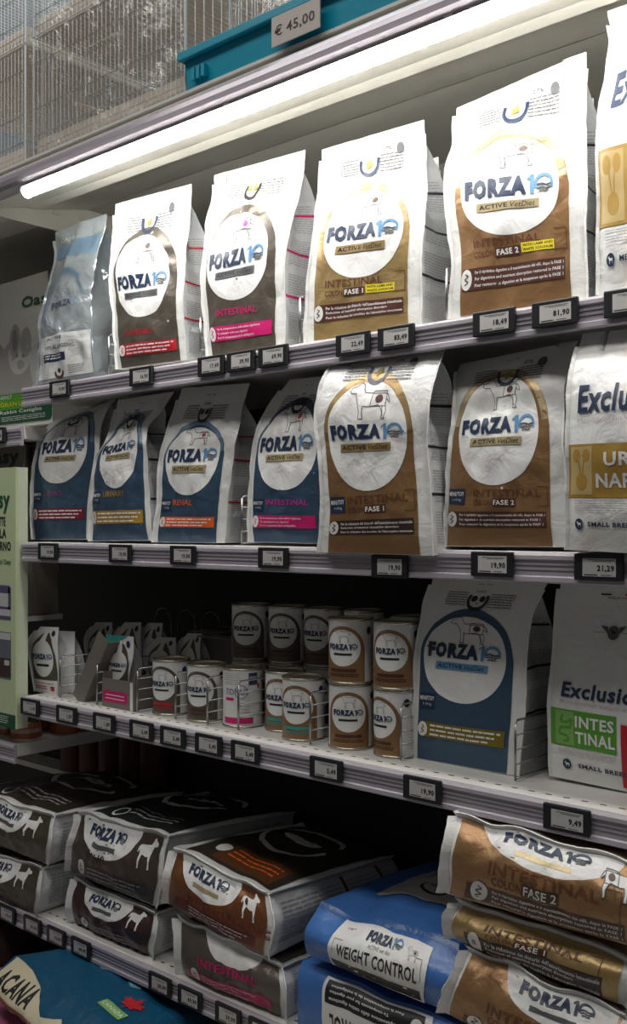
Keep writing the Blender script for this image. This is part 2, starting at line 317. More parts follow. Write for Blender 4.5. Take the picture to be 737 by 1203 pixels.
def rows_grid(rows, nu, nv, bulge, amp, seed, k=14., tclose=None):
    ts = [r[0] for r in rows]; A = np.array([[r[1], r[5], r[2]] for r in rows]); Bq = np.array([[r[3], r[5], r[4]] for r in rows])
    t = np.linspace(0, 1, nv+1); L = hermite(ts, A, t); R = hermite(ts, Bq, t); s = np.linspace(0, 1, nu+1)[None, :, None]
    G = L[:, None, :]*(1-s)+R[:, None, :]*s
    for j in range(nv+1):
        for i in range(nu+1):
            e = math.sin(PI*i/nu)**.5 if 0 < i < nu else 0; v = t[j]
            f = min(1, v/.08)*min(1, max(0, (1-v))/.12)
            w_ = wr(G[j, i], seed, k)*amp*(1+1.3*math.exp(-((v-.74)/.13)**2)*(nv > 30)) + wr(G[j, i], seed+4, k*2.6)*amp*.35
            G[j, i, 1] -= bulge*e*math.sin(PI*min(v*1.15, 1))**.7*f + w_*(.35+.65*e)*(.4+.6*f)
            if i in (0, nu): G[j, i, 0] += wr(G[j, i], seed+9, 20)*amp*.6*f
    return G
def ruled(A, Bv, n, dirn, bulge, amp, seed, k=14.):
    A = np.asarray(A); Bv = np.asarray(Bv); t = np.linspace(0, 1, n+1)[:, None, None]; G = A[None]*(1-t)+Bv[None]*t
    m = len(A)-1; d = np.array(dirn, float)
    for j in range(1, n):
        for i in range(m+1):
            e = (math.sin(PI*i/m)**.5 if 0 < i < m else 0)*math.sin(PI*j/n)**.6
            G[j, i] += d*(bulge*e + wr(G[j, i], seed, k)*amp*e)
    return G
def fin(name, line, d, m, parent, org, th=.0012):
    """thin welded seam standing off an edge: line of points, d = outward vector"""
    line = np.asarray(line); n = len(line); d = np.array(d, float); dn = d/np.linalg.norm(d)
    tdir = np.gradient(line, axis=0); nr = np.cross(tdir, dn); nr /= np.maximum(np.linalg.norm(nr, axis=1, keepdims=True), 1e-9); nr *= th/2
    wob = np.array([[1+.35*noise.noise(Vector(p)*30)] for p in line])
    vs = np.concatenate([line-nr, line+nr, line+d*wob+nr, line+d*wob-nr]); fs = []
    for i in range(n-1):
        for k in range(4):
            a, b = k*n, ((k+1) % 4)*n; fs.append((a+i, a+i+1, b+i+1, b+i))
    fs += [(0, n, 2*n, 3*n), (n-1, 4*n-1, 3*n-1, 2*n-1)]
    return mesh_obj(name, vs, fs, m, parent, None, False, org)

# ------------------------------------------------------------------ standing gusseted bag
NU, NV = 20, 32
def standing_bag(name, label, key, art, gart=None, depth=.085, seed=1, shell=None, group=None, cat='bag', amp=.0052, bulge=.008, close=.9, flat=.45, nu=NU, nv=NV, seal=True, dx=0, dy=0, rows=None, rest=None):
    shell = shell or WHITE; rows = rows or D[key]
    rows = [[r[0], r[1]+dx, r[2], r[3]+dx, r[4], r[5]+dy] for r in rows]
    G = rows_grid(rows, nu, nv, bulge, amp, seed)
    org = np.array([(rows[0][1]+rows[0][3])/2, rows[0][5]+depth/2, min(rows[0][2], rows[0][4])])
    root = thing(name, label, cat, org, group)
    t = np.linspace(0, 1, nv+1)
    dp = np.array([depth*(1 if v < flat else max(0, math.cos((v-flat)/(close-flat)*PI/2))**.8 if v < close else 0) for v in t])
    Bk = G.copy(); L = G[:, :1]; R = G[:, -1:]; s = np.linspace(0, 1, nu+1)[None, :, None]; Bk = L*(1-s)+R*s
    Bk[:, :, 1] += dp[:, None]+.0008; Bk[:, :, 1] += (np.sin(PI*s[..., 0])*.004)*(dp[:, None]/depth)
    if rest is not None: Bk[0, :, 2] = np.maximum(Bk[0, :, 2], rest)
    js = int(round(nv*.93)) if seal else nv
    F = Surf(G)
    F.sheet('front_panel', shell, root, org, 0, js)
    if seal:
        S = F.sheet('top_seal', shell, root, org, js, nv)
    Surf(Bk, True).sheet('back_panel', shell, root, org)
    # base
    m = nu+1; vs = np.concatenate([G[0], Bk[0]]); mesh_obj('base_panel', vs, [(i, m+i, m+i+1, i+1) for i in range(nu)], shell, root, None, False, org)
    # side gussets folded inwards
    for side in (1, -1):
        c = nu if side > 0 else 0; n = 8; GG = np.zeros((nv+1, n+1, 3))
        for j in range(nv+1):
            a, b = G[j, c], Bk[j, c]; inn = math.sqrt(max(0, depth*depth/4-dp[j]**2/4))*.75+.004*(dp[j] > 0)
            for i in range(n+1):
                q = i/n; p = a*(1-q)+b*q; fold = 1-abs(2*q-1)
                p = p.copy(); p[0] -= side*fold*inn
                if 0 < i < n: p[0] -= side*wr(p, seed+3, 22)*.0028*min(1, dp[j]/depth)
                GG[j, i] = p
        sf = Surf(GG, side < 0)
        sf.sheet('side_gusset', GUS if shell is WHITE else shell, root, org)
        if gart and side > 0: sf.print(gart, root, org)
        fin('edge_seam', G[:js+1, c], (side*.004, -.0035, 0), shell, root, org)
    if art: F.print(art, root, org)
    return root

# ------------------------------------------------------------------ lying bag: end panel to the front
def lying_bag(name, label, key, art, top_art, side_art=None, depth=.36, seed=1, shell=None, topm=None, sidem=None, group=None, amp=.0075, bulge=.012, crown=.02, droop=0., seams=True, shrink=.94, nu=24, nv=24, backdx=0., rows=None):
    rows = rows or D[key]; shell = shell or WHITE
    if crown < .005: rows = rows[:-1]+[[1, rows[-1][1], rows[-1][2]-.007, rows[-1][3], rows[-1][4]-.007, rows[-1][5]]]
    G = rows_grid(rows, nu, nv, bulge, amp, seed, 18)
    for i in range(nu+1):
        for j in range(1, nv+1): G[j, i, 2] += noise.noise(Vector((G[j, i, 0]*16, seed*2.3, 0)))*.010*(j/nv)**2; 
        for j in range(nv+1): G[j, i, 0] += noise.noise(Vector((G[j, i, 2]*22, seed*1.7, 3 if i > nu/2 else 9)))*.007*abs(2*i/nu-1)
    org = np.array([(rows[0][1]+rows[0][3])/2, rows[0][5]+depth/2, min(rows[0][2], rows[0][4])])
    root = thing(name, label, 'bag', org, group)
    F = Surf(G); F.sheet('end_panel', shell, root, org)
    cx = G[0, :, 0].mean(); zb = min(rows[0][2], rows[0][4])
    def back(p):
        q = p.copy(); q[0] = cx+(p[0]-cx)*shrink+backdx; q[1] = rows[0][5]+depth; q[2] = zb+.006+(p[2]-zb)*.72-droop*(p[2]-zb); return q
    top0 = G[-1]; top1 = np.array([back(p) for p in top0])
    bot0 = G[0]; bot1 = np.array([back(p) for p in bot0])
    T = Surf(ruled(top0, top1, 24, (0, 0, 1), crown, amp*1.3, seed+2, 13))
    T.sheet('top_panel', topm or shell, root, org)
    mesh_obj('bottom_panel', np.concatenate([bot0, bot1]), [(i, nu+1+i, nu+2+i, i+1) for i in range(nu)], shell, root, None, False, org)
    mesh_obj('back_panel', np.concatenate([bot1, top1]), [(i+1, i, nu+1+i, nu+2+i) for i in range(nu)][::1], shell, root, None, False, org)
    for side in (1, -1):
        c = nu if side > 0 else 0; l0 = G[:, c]; l1 = np.array([back(p) for p in l0])
        R = ruled(l0, l1, 24, (side, 0, 0), .006, .004, seed+5, 14)
        sf = Surf(np.transpose(R, (1, 0, 2)), side < 0)      # s to the back, t up
        sf.sheet('side_panel', sidem or GUS, root, org)
        if side_art and side > 0: sf.print(side_art, root, org, .0014)
        if seams:
            fin('edge_seam', l0, (side*.011, -.009, 0), WHITE, root, org, .0016)
            fin('edge_seam', R[:, -1], (side*.007, 0, .006), WHITE, root, org, .0016)
    if seams: fin('edge_seam', top0, (0, -.005, .007), WHITE, root, org, .0016)
    if art: F.print(art, root, org, .0016)
    if top_art: T.print(top_art, root, org, .0016)
    return root

# ------------------------------------------------------------------ printed designs
DOG = [(0,.78),(.04,.86),(.12,.9),(.2,1),(.27,.95),(.3,.85),(.36,.74),(.6,.72),(.85,.72),(.93,.68),(1,.5),(.98,.48),(.9,.58),(.88,.45),(.93,.25),(.9,.05),(.93,0),(.84,0),(.84,.2),(.78,.35),(.72,.42),(.5,.36),(.4,.38),(.38,.2),(.4,.02),(.42,0),(.3,0),(.31,.2),(.27,.4),(.22,.55),(.16,.72),(.06,.72)]
def dog(A, s0, s1, t0, t1, line, fillm=None, dot=None, w_=(.006, .005), lay=5, flip=False, part='dog_drawing'):
    P = [((s1-(s1-s0)*x) if flip else (s0+(s1-s0)*x), t0+(t1-t0)*y) for x, y in DOG]
    if fillm: A.poly(part, fillm, lay, P)
    if line:
        A.stroke(part, line, lay+1, P, *w_, closed=True)
        for a in (.36, .82): A.stroke(part, line, lay+1, [(s0+(s1-s0)*a, t0+(t1-t0)*.4), (s0+(s1-s0)*(a+.05), t0+(t1-t0)*.05)], *w_)
    if dot:
        x, y = s0+(s1-s0)*(.28 if flip else .72), t0+(t1-t0)*.58
        A.ell(part, dot, lay+2, x, y, (s1-s0)*.09, (t1-t0)*.11, 14)
        a, b, c, d = x-(s1-s0)*.17, x+(s1-s0)*.17, y-(t1-t0)*.2, y+(t1-t0)*.2
        if line: A.stroke(part, line, lay+1, [(a, c), (b, c), (b, d), (a, d)], *w_, closed=True)
def brand(A, s0, s1, t0, t1, rise=0., word='FORZA', one=CYAN, ink=NAVY, lay=6):
    P = 'brand_lettering'; w_ = s1-s0; h = t1-t0
    A.text(P, ink, lay, word, s0, s0+w_*.71, t0, t1, .065, .0, rise*.7)
    A.poly(P, one, lay, [(s0+w_*a, t0+h*b+rise*.74) for a, b in ((.75, 0), (.79, 0), (.79, 1), (.76, 1), (.715, .8), (.72, .68), (.75, .8))])
    cx, cy, rx, ry = s0+w_*.895, (t0+t1)/2+rise*.88, w_*.09, h*.44
    A.arc(P, ink if one is ink else one, lay, cx, cy, rx, ry, -.5, PI+.5, w_*.030, h*.17, 16)
    for k in range(3):
        y = cy-h*(.05+.16*k); q = rx*(1.0-.22*k)
        A.stroke(P, INKG if k else ink, lay, [(cx-q, y-h*.03), (cx-q*.3, y+h*.05), (cx+q*.3, y-h*.05), (cx+q, y+h*.03)], w_*.025, h*.08)
def active(A, s0, s1, t0, t1, bg, ink=BLACK, rise=0., lay=6):
    P = 'range_strip'; w_ = s1-s0
    A.poly(P, bg, lay, [(s0, t0), (s1-w_*.01, t0+rise), (s1, t1+rise), (s0+w_*.015, t1)])
    h = t1-t0
    A.text(P, ink, lay+1, 'ACTIVE', s0+w_*.05, s0+w_*.53, t0+h*.24, t1-h*.2, .02, 0, rise*.5)
    A.text(P, ink, lay+1, 'VetDiet', s0+w_*.57, s1-w_*.06, t0+h*.2+rise*.55, t1-h*.16+rise*.55, 0, .25, rise*.38)
def header(A, kind, dt=0., t=.84, rnd=True):
    P = 'header_print'; t = t+dt
    A.lines(P, INKG, 3, .2, .4, t-.045, t+.045, 6, .35)
    A.lines(P, INKG, 3, .6, .82, t-.05, t+.04, 6, .35)
    if kind == 'U':
        A.arc(P, NAVY, 4, .5, t, .085, .05, PI, 2*PI, .028, .02)
        for x in (.415, .585): A.rect(P, NAVY, 4, x-.014, x+.014, t, t+.03)
        A.poly(P, KIB, 4, [(.47, t+.01), (.52, t+.03), (.535, t-.005), (.48, t-.022)])
        A.ell(P, INKG, 4, .78, t+.055, .035, .026, 16)
        A.text(P, INKG, 4, '27%', .62, .70, t+.055, t+.075, .02)
    else:
        A.arc(P, BLACK, 4, .5, t, .085, .055, PI-.5, 2*PI+.5, .026, .02)
        for x in (.465, .535): A.ell(P, KIB if kind == 'K' else BLACK, 4, x, t+.005, .026, .019, 12)
        A.ell(P, BLACK, 4, .5, t-.022, .006, .006, 8)
        A.text(P, INKG, 4, 'FORZA', .455, .545, t+.045, t+.058, .02)
    A.rect(P, INKG, 3, .44, .49, .952, .955); A.rect(P, INKG, 3, .52, .57, .952, .955)
def forza(panel, ring, title, tcol, strip, stext=None, sub=None, yellow=False, mini=False, head='U', dot=BROWN, o=(.5, .5, .33, .2), pl=.08, pr=.9, dt=0., icon=OVAL, dogon=True, abg=None, brandw=.9, rise=0., fold=None, wht=None, title_t=.25, strip_t=(.09, .17), bt=None):
    A = Art(NU, NV); cx, cy, rx, ry = o; cy += dt; P = 'coloured_panel'; n = 26
    gap = .045
    pts = [(pl, .004), (pr, .004), (pr+.01, cy)]
    px = (pl+pr)/2; prx = (pr-pl)/2+.005; pry = ry+gap
    pts += [(px+prx*math.cos(PI*k/n), cy+pry*math.sin(PI*k/n)) for k in range(1, n)] + [(pl-.005, cy)]
    A.poly(P, panel, 0, pts)
    if ring:
        A.arc(P, ring, 1, px, cy, prx-.03, pry-.012, .1, PI-.1, .05, .03, 26)
    A.ell('logo_oval', wht or OVAL, 2, cx, cy, rx, ry, 48, 2.1)
    if dogon: dog(A, cx-.16, cx+.2, cy+ry*.36, cy+ry*.98, INKG, wht or OVAL, dot, (.005, .004), 3)
    b0, b1 = cx-rx*brandw, cx+rx*brandw; hb = (b1-b0)*.060
    bc = bt if bt is not None else cy+ry*.02
    brand(A, b0, b1, bc-hb, bc+hb, rise)
    active(A, cx-rx*.66, cx+rx*.62, bc-.098, bc-.06, abg or LGOLD, BLACK, rise*.6)
    T = 'product_lettering'; tt = title_t+dt
    if title:
        A.text(T, tcol, 3, title, .27 if mini else .19, (.27+.056*len(title)) if mini else .19+.051*len(title), tt, tt+.036, .012)
    if sub:
        A.text(T, tcol, 3, sub[0], .27 if mini else .19, .43 if mini else .35, tt-.042, tt-.015, .015)
        x = .44 if mini else .36
        A.rect(T, BROWN, 3, x, x+.19, tt-.048, tt-.009); A.text(T, OVAL, 4, sub[1], x+.01, x+.18, tt-.041, tt-.016, .03)
        if yellow:
            A.rect(T, YEL, 3, x+.2, x+.44, tt-.042, tt-.002)
            A.text(T, BROWN, 4, 'WITH LAMB AND', x+.21, x+.43, tt-.018, tt-.006, .02); A.text(T, BROWN, 4, 'WHITE SORGHUM', x+.21, x+.43, tt-.037, tt-.025, .02)
        A.stroke(T, TITLE, 3, [(.80, tt+.05), (.885, tt+.05), (.885, tt-.045), (.80, tt-.045)], .006, .004)
    if mini:
        A.rect('size_badge', NAVY, 3, pl+.01, pl+.165, tt-.04, tt+.038)
        A.text('size_badge', OVAL, 4, 'MINI/TOY', pl+.018, pl+.157, tt+.002, tt+.024, .02); A.text('size_badge', OVAL, 4, '1-10 kg', pl+.05, pl+.13, tt-.025, tt-.01)
    if strip:
        a, b = strip_t[0]+dt*.3, strip_t[1]+dt*.3
        A.rect('claim_strip', strip, 3, pl+.02, pr-.03, a, b)
        A.ell('claim_icon', icon, 4, pl+.05, (a+b)/2, .045, (b-a)*.48, 20)
        A.stroke('claim_icon', strip, 5, [(pl+.035, (a+b)/2-.02), (pl+.065, (a+b)/2-.01), (pl+.035, (a+b)/2), (pl+.065, (a+b)/2+.012), (pl+.04, (a+b)/2+.02)], .008, .005)
        h = (b-a)/3.4
        for k in range(3):
            y = b-h*.25-(k+1)*h
            if stext:
                L = stext[k]; A.text('claim_lettering', OVAL, 4, L, pl+.12, min(pl+.12+len(L)*.0122, pr-.04), y+h*.12, y+h*.78, .02)
            else: A.lines('claim_lettering', OVAL, 4, pl+.12, pr-.06-.05*k, y+h*.2, y+h*.7, 1, .8)
    header(A, head, 0, .855)
    return A.done()
IT = ["Per la riduzione dei disturbi dell'assorbimento intestinale", 'Reduction of intestinal absorption disorders', "Pour la réduction des troubles de l'absorption intestinale"]
IP = ['Per la compensazione della cattiva digestione', 'To compensate for poor digestion', 'Pour la compensation de la maldigestion']
IF2 = ['Per il ripristino digestivo e il mantenimento dei villi, dopo la FASE 1', 'For digestion and nutrient absorption restored in FASE 1', 'Pour restaurer la digestion et la muqueuse après la FASE 1']
def gusset_art(col, ts=(.28, .5, .72)):
    A = Art(8, NV)
    for k in range(4):
        a = .05+.19*k
        A.lines('side_print', INKL, 0, .12, .9, a, a+.15, 12, .4)
    for t in ts: A.rect('side_print', col, 1, .03, .97, t-.006, t+.006)
    return A.done()
G_BLACK = gusset_art(BLACK); G_PINK = gusset_art(PINK); G_RED = gusset_art(RED)
def excl(band, light, words, size, kind, sc=.42):
    A = Art(NU, NV); P = 'product_band'; k_ = kind == 'kidney'
    X = lambda x: x*sc
    if k_:
        b0, b1 = .25, .51
        A.rect(P, band, 0, 0, 1, b0, b1); A.rect(P, light, 1, X(.06), X(.5), b0+.012, b1-.012)
        for x in (.19, .38): A.ell(P, band, 2, X(x), .455, X(.075), .032, 18)
        A.ell(P, band, 2, X(.29), .325, X(.11), .04, 20); A.stroke(P, band, 2, [(X(.23), .44), (X(.27), .36)], .01, .008); A.stroke(P, band, 2, [(X(.34), .44), (X(.31), .36)], .01, .008)
        A.text('product_lettering', OVAL, 3, 'URI', X(.72), X(1.28), .40, .468, .03); A.text('product_lettering', OVAL, 3, 'NARY', X(.57), X(1.45), .295, .365, .03)
        A.text('brand_lettering', NAVY, 3, 'Exclusion', X(.2), X(1.95), .645, .755, .03, .12); A.text('brand_lettering', LILAC, 3, 'Monoprotein Veterinary Diet', X(.2), X(2.1), .60, .625)
        ic, it = .125, .02
        A.lines('small_print', INKL, 3, X(.15), .9, .18, .235, 5, .3)
    else:
        b0, b1 = .175, .365
        A.rect(P, band, 0, 0, X(.95), b0, b1); A.rect(P, light, 1, X(.09), X(.36), b0+.008, b1-.008)
        A.stroke(P, band, 2, [(X(.2+(x-.15)*1.2), .175+(y-.2)*1.25) for x, y in ((.15, .33), (.12, .30), (.2, .30), (.26, .315), (.24, .28), (.12, .275), (.1, .25), (.2, .245), (.22, .225), (.15, .22))], .016, .014)
        A.text('product_lettering', OVAL, 3, 'INTES', X(.38), X(.92), .28, .34, .03); A.text('product_lettering', OVAL, 3, 'TINAL', X(.38), X(.93), .20, .26, .03)
        A.text('brand_lettering', NAVY, 3, 'Exclusion', X(.16), X(1.32), .43, .515, .03, .12); A.text('brand_lettering', LILAC, 3, 'Monoprotein Veterinary Diet', X(.16), X(1.35), .395, .415)
        ic, it = .085, .015
        A.lines('small_print', INKL, 3, X(.12), X(.95), .13, .165, 4, .3); A.rect('side_band', RED, 3, X(1.01), 1, .02, .33)
        P = 'header_print'; q0 = X(.82); A.ell(P, INKG, 3, q0, .77, .04, .03, 20); dog(A, q0-.02, q0+.02, .758, .785, None, BLACK, None, lay=4, part=P)
        for q in (-1, 1):
            A.poly(P, INKG, 3, [(q0+q*.03, .76), (q0+q*.09, .80), (q0+q*.04, .795)]); A.rect(P, INKG, 3, q0+q*.1-.04, q0+q*.1+.04, .77, .772)
        A.rect(P, BLACK, 3, X(.6), X(.74), .92, .926); A.rect(P, RED, 3, X(.92), X(1.1), .92, .926); A.text(P, INKG, 3, 'MADE IN ITALY', X(.7), X(1.0), .905, .914)
    A.ell('size_badge', NAVY, 3, X(.24), ic, .032, .026, 22); dog(A, X(.24)-.018, X(.24)+.02, ic-.014, ic+.014, None, OVAL, None, lay=4, part='size_badge')
    A.text('size_badge', NAVY, 3, size, X(.4), X(.4)+.36, ic-.010, ic+.012, .035)
    return A.done()
# ------------------------------------------------------------------ copying
def copy_tree(o, parent=None, loc=None, rotz=None, label=None, group=None, name=None):
    c = o.copy(); C.objects.link(c)
    if parent: c.parent = parent
    if loc is not None: c.location = loc
    if rotz is not None: c.rotation_euler = (0, 0, rotz)
    if label: c['label'] = label
    if group: c['group'] = group
    for ch in [q for q in KIDS.get(o.name, []) ]: copy_tree(ch, c)
    return c
KIDS = {}
def index_kids(root):
    for q in bpy.data.objects:
        if q.parent is root: KIDS.setdefault(root.name, []).append(q); index_kids(q)

# ------------------------------------------------------------------ setting
def struct(o): o['kind'] = 'structure'; return o
bm = bmesh.new(); box(bm, -4.5, 1.5, -3, 1.2, -1.40, -1.35); struct(bm_obj('floor', bm, mat('floor_grey_tile', (.30, .29, .28), .35, 0, .05, 8)))
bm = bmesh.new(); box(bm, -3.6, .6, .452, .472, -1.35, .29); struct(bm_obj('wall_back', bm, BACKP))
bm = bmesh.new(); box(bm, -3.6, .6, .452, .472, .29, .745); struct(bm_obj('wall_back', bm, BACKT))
bm = bmesh.new(); box(bm, -3.6, .6, .60, .62, .745, 2.2); struct(bm_obj('wall_back', bm, mat('upper_wall_grey', (.30, .33, .34), .6, 0, .1, 6)))

def shelf(x0, x1, z, label, slots=True, depth=.44, rail=.042, yf=0.):
    r = thing('shelf', label, 'shelf', ((x0+x1)/2, yf+depth/2, z)); org = r.location
    bm = bmesh.new(); box(bm, x0, x1, yf, yf+depth, z-.028, z, .002); bm_obj('shelf_board', bm, SHELFW, r, org)
    bm = bmesh.new()
    extrude_x(bm, [(yf-.001, z-.001), (yf-.007, z-.001), (yf-.010, z-.005), (yf-.010, z-.010), (yf-.007, z-.012), (yf-.007, z-rail+.010), (yf-.010, z-rail+.008), (yf-.010, z-rail+.002), (yf-.007, z-rail), (yf-.001, z-rail)], x0, x1)
    bm_obj('price_rail', bm, RAIL, r, org)
    bm = bmesh.new()
    for k in (1, 2): box(bm, x0, x1, yf-.0085, yf-.0068, z-.012-k*.0062, z-.0108-k*.0062)
    bm_obj('rail_groove', bm, RAILD, r, org)
    if slots:
        bm = bmesh.new(); x = x0+.02
        while x < x1-.02: box(bm, x, x+.009, yf+.02, yf+.0235, z, z+.0003); x += .0265
        o = bm_obj('board_slot', bm, BLACK, r, org); o['kind'] = 'stuff'
    return r
XL, XR = -1.93, .25
Z1, Z2, Z3, Z4 = .2975, -.0345, -.366, -.826
shelf(XL, XR, Z1, 'uppermost product shelf with lavender price rail under the white bags', False)
shelf(XL, XR, Z2, 'middle shelf with lavender price rail carrying the blue and brown bags', False)
shelf(XL, XR, Z3, 'white shelf with slotted front carrying cans and pouches')
shelf(XL-.6, XR, Z4, 'lowest visible shelf carrying the lying bags')
shelf(-3.2, XL-.004, .2155, 'short end of the neighbouring shelf holding the rabbit food bag', False)
shelf(-3.2, XL-.03, -.475, 'neighbouring lower shelf end holding small tins behind the green panel', False)
# base deck
r = thing('base_deck', 'dark base deck under the bottom row of bags', 'shelf', (-1.2, -.05, -1.35))
bm = bmesh.new(); box(bm, -3.2, XR, -.36, .44, -1.08, -1.05, .003); bm_obj('deck_board', bm, SHELFW, r, r.location)
bm = bmesh.new(); box(bm, -3.2, XR, -.34, -.32, -1.349, -1.08); bm_obj('kick_plate', bm, RAILD, r, r.location)

# canopy: top shelf with a fascia, cream reflector and strip light
def canopy(x0, x1, label):
    r = thing('light_canopy', label, 'canopy', ((x0+x1)/2, .1, .72)); org = r.location
    bm = bmesh.new(); prof = [(-.088, .703), (-.112, .702), (-.124, .698), (-.130, .690), (-.132, .681), (-.130, .673), (-.124, .667), (-.112, .664), (-.100, .664), (-.098, .667), (-.110, .669), (-.124, .676), (-.126, .682), (-.122, .692), (-.110, .697), (-.088, .698)]
    extrude_x(bm, prof, x0, x1); bm_obj('fascia', bm, FASC, r, org)
    bm = bmesh.new(); extrude_x(bm, [(-.100, .668), (-.085, .664), (0, .688), (.004, .6895), (.036, .6905), (.044, .694), (.055, .697), (.160, .7185), (.162, .722), (-.088, .722), (-.088, .700)], x0, x1); bm_obj('reflector', bm, CREAM, r, org)
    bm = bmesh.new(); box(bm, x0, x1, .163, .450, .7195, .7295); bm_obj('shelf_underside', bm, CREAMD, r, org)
    bm = bmesh.new(); box(bm, x0, x1, -.087, .450, .7298, .735); bm_obj('top_board', bm, SHELFW, r, org)
    return r
cn = canopy(XL, XR, 'lilac grey fascia canopy with cream reflector above the white bags')
canopy(-3.2, XL-.012, 'neighbouring canopy end at the left without a lit strip')
bm = bmesh.new(); box(bm, XL-.010, XL-.002, -.08, .44, .655, .72, .001)
for k in range(3): box(bm, XL-.012, XL+.0005, .0+.07*k, .02+.07*k, .69, .70)
tag(bm_obj('canopy_bracket', bm, CREAMD), 'thin metal bracket dividing the two canopies at the left', 'bracket')
tb = thing('strip_light', 'long glowing white strip light under the fascia', 'lamp', (-.8, -.118, .6515))
x0t = -1.745
EM = mat('strip_light_glow', (1, .98, .93), .4, emit=TUBE_EMIT)
bm = bmesh.new(); rr = .0112
arc = [math.radians(a) for a in range(-205, 36, 15)]
pr = [(-.118+rr*math.cos(a), .651+rr*math.sin(a)) for a in arc]; extrude_x(bm, pr, x0t+.006, XR-.02)
bm_obj('diffuser', bm, EM, tb, tb.location)
bm = bmesh.new(); arc = [math.radians(a) for a in range(36, 156, 15)]
extrude_x(bm, [(-.118+(rr+.0006)*math.cos(a), .6515+(rr+.0006)*math.sin(a)) for a in arc], x0t+.006, XR-.02)
bm_obj('lamp_housing', bm, mat('housing_white', (.7, .7, .68), .4), tb, tb.location)
bm = bmesh.new()
for x in (x0t, XR-.02): tube(bm, [(x, -.118, .651), (x+.006, -.118, .651)], .0128, 14)
bm_obj('end_cap', bm, mat('cap_white', (.8, .8, .78), .4), tb, tb.location)
bm = bmesh.new()
x = -1.6
while x < XR: box(bm, x, x+.012, -.122, -.108, .655, .668); x += .42
bm_obj('tube_clip', bm, CREAM, tb, tb.location)

# ------------------------------------------------------------------ price tags
def price_tag(x, z, txt, label, w_=.067, h=.0345, y=-.0102, tilt=0):
    r = thing('price_tag', label, 'price tag', (x, y-.003, z-h)); org = r.location
    bm = bmesh.new(); box(bm, x-w_/2, x+w_/2, y-.0065, y, z-h, z, .0016); bm_obj('tag_frame', bm, TAGB, r, org)
    a, b, c, d = x-w_*.31, x+w_*.37, z-h*.84, z-h*.17
    bm = bmesh.new(); box(bm, a, b, y-.0069, y-.006, c, d); scr = bm_obj('tag_screen', bm, TAGS, r, org)
    vs, fs = glyphs(txt, .045); W, H = vs.max(0); hh = h*.27; ww = min(hh*W/H*.95, (b-a)*.66)
    V = np.array([(b-ww-.002+u/W*ww, y-.00705, c+h*.15+v/H*hh) for u, v in vs]); F = list(fs); ids = [0]*len(F)
    V = V.tolist()
    def q(x0, x1, z0, z1):
        n = len(V); V.extend([(x0, y-.00705, z0), (x1, y-.00705, z0), (x1, y-.00705, z1), (x0, y-.00705, z1)]); F.append((n, n+1, n+2, n+3))
    q(a+.002, a+(b-a)*.45, c+.0012, c+.0026); q(a+(b-a)*.55, a+(b-a)*.85, c+.0014, c+.0022)
    q(a+(b-a)*.15, b-.003, d-.0024, d-.0017); q(a+(b-a)*.3, b-.006, d-.0042, d-.0036)
    mesh_obj('tag_digits', V, F, BLACK, scr, None, False, org)
    return r
T1 = [(-1.782, '19,90', 'leftmost price tag of the top rail, under the silvery blue bag'), (-1.518, '16,90', 'price tag under the taupe bag with red lettering'),
      (-1.325, '17,49', 'left one of the three joined price tags under the grey bag with pink strip'), (-1.25, '39,90', 'middle one of the three joined price tags under the grey bag with pink strip'), (-1.174, '69,90', 'right one of the three joined price tags under the grey bag with pink strip'),
      (-1.003, '22,49', 'left one of the two price tags under the gold FASE 1 bag'), (-.92, '83,49', 'right one of the two price tags under the gold FASE 1 bag'), (-.751, '18,49', 'left one of the two price tags under the tallest bronze bag'),
      (-.658, '81,90', 'right one of the two price tags under the tallest bronze bag'), (-.555, '19,40', 'rightmost price tag of the top rail, cut by the picture edge')]
for x, s_, l in T1: price_tag(x, Z1+.001, s_, l)
T2 = [(-1.824, '19,90', 'price tag below the blue bag marked DERMO'), (-1.582, '19,90', 'price tag below the blue bag marked URINARY'), (-1.4, '19,90', 'price tag below the blue bag marked RENAL'),
      (-1.174, '19,90', 'price tag below the blue bag with magenta strip'), (-.932, '19,90', 'price tag half hidden below the large brown FASE 1 bag'), (-.754, '19,90', 'price tag below the brown FASE 2 bag on the middle shelf'), (-.596, '21,29', 'price tag reading 21,29 on the middle rail')]
for x, s_, l in T2: price_tag(x, Z2-.001-(.008 if x == -.932 else 0), s_, l)
T3 = [(-1.89, '1,19', 'leftmost price tag on the can shelf beside the green panel'), (-1.758, '1,59', 'price tag below the leaning grey flap on the can shelf'), (-1.633, '1,89', 'price tag reading 1,89 below the pouch display box'), (-1.518, '5,49', 'price tag below the can with the red line'),
      (-1.428, '5,49', 'price tag below the taupe can'), (-1.332, '5,49', 'price tag below the white and pink can'), (-1.24, '5,49', 'price tag below the gap beside the white and pink can'), (-1.058, '5,49', 'price tag reading 5,49 below the stacked gold cans'),
      (-.872, '19,90', 'price tag reading 19,90 below the large blue bag on the can shelf'), (-.641, '9,49', 'price tag reading 9,49 below the white bag with the green band')]
for x, s_, l in T3: price_tag(x, Z3-.001, s_, l)
T4 = [(-1.979, '19,99', 'leftmost price tag of the lowest rail, at the picture edge'), (-1.881, '59,99', 'price tag under the leftmost stack of lying bags'), (-1.794, '15,99', 'bright price tag between the two left stacks on the lowest rail'), (-1.709, '69,99', 'price tag under the dark stack of lying bags'),
      (-1.464, '20,99', 'lowest rail price tag just right of the petrol blue bag leaf'), (-1.381, '69,99', 'lowest rail price tag under the left end of the pink lettered bag'), (-1.282, '39,99', 'lowest rail price tag under the middle of the pink lettered bag'), (-1.2, '69,99', 'last price tag on the lowest rail, left of the lower blue bag')]
for x, s_, l in T4: price_tag(x, Z4-.002, s_, l, .062)
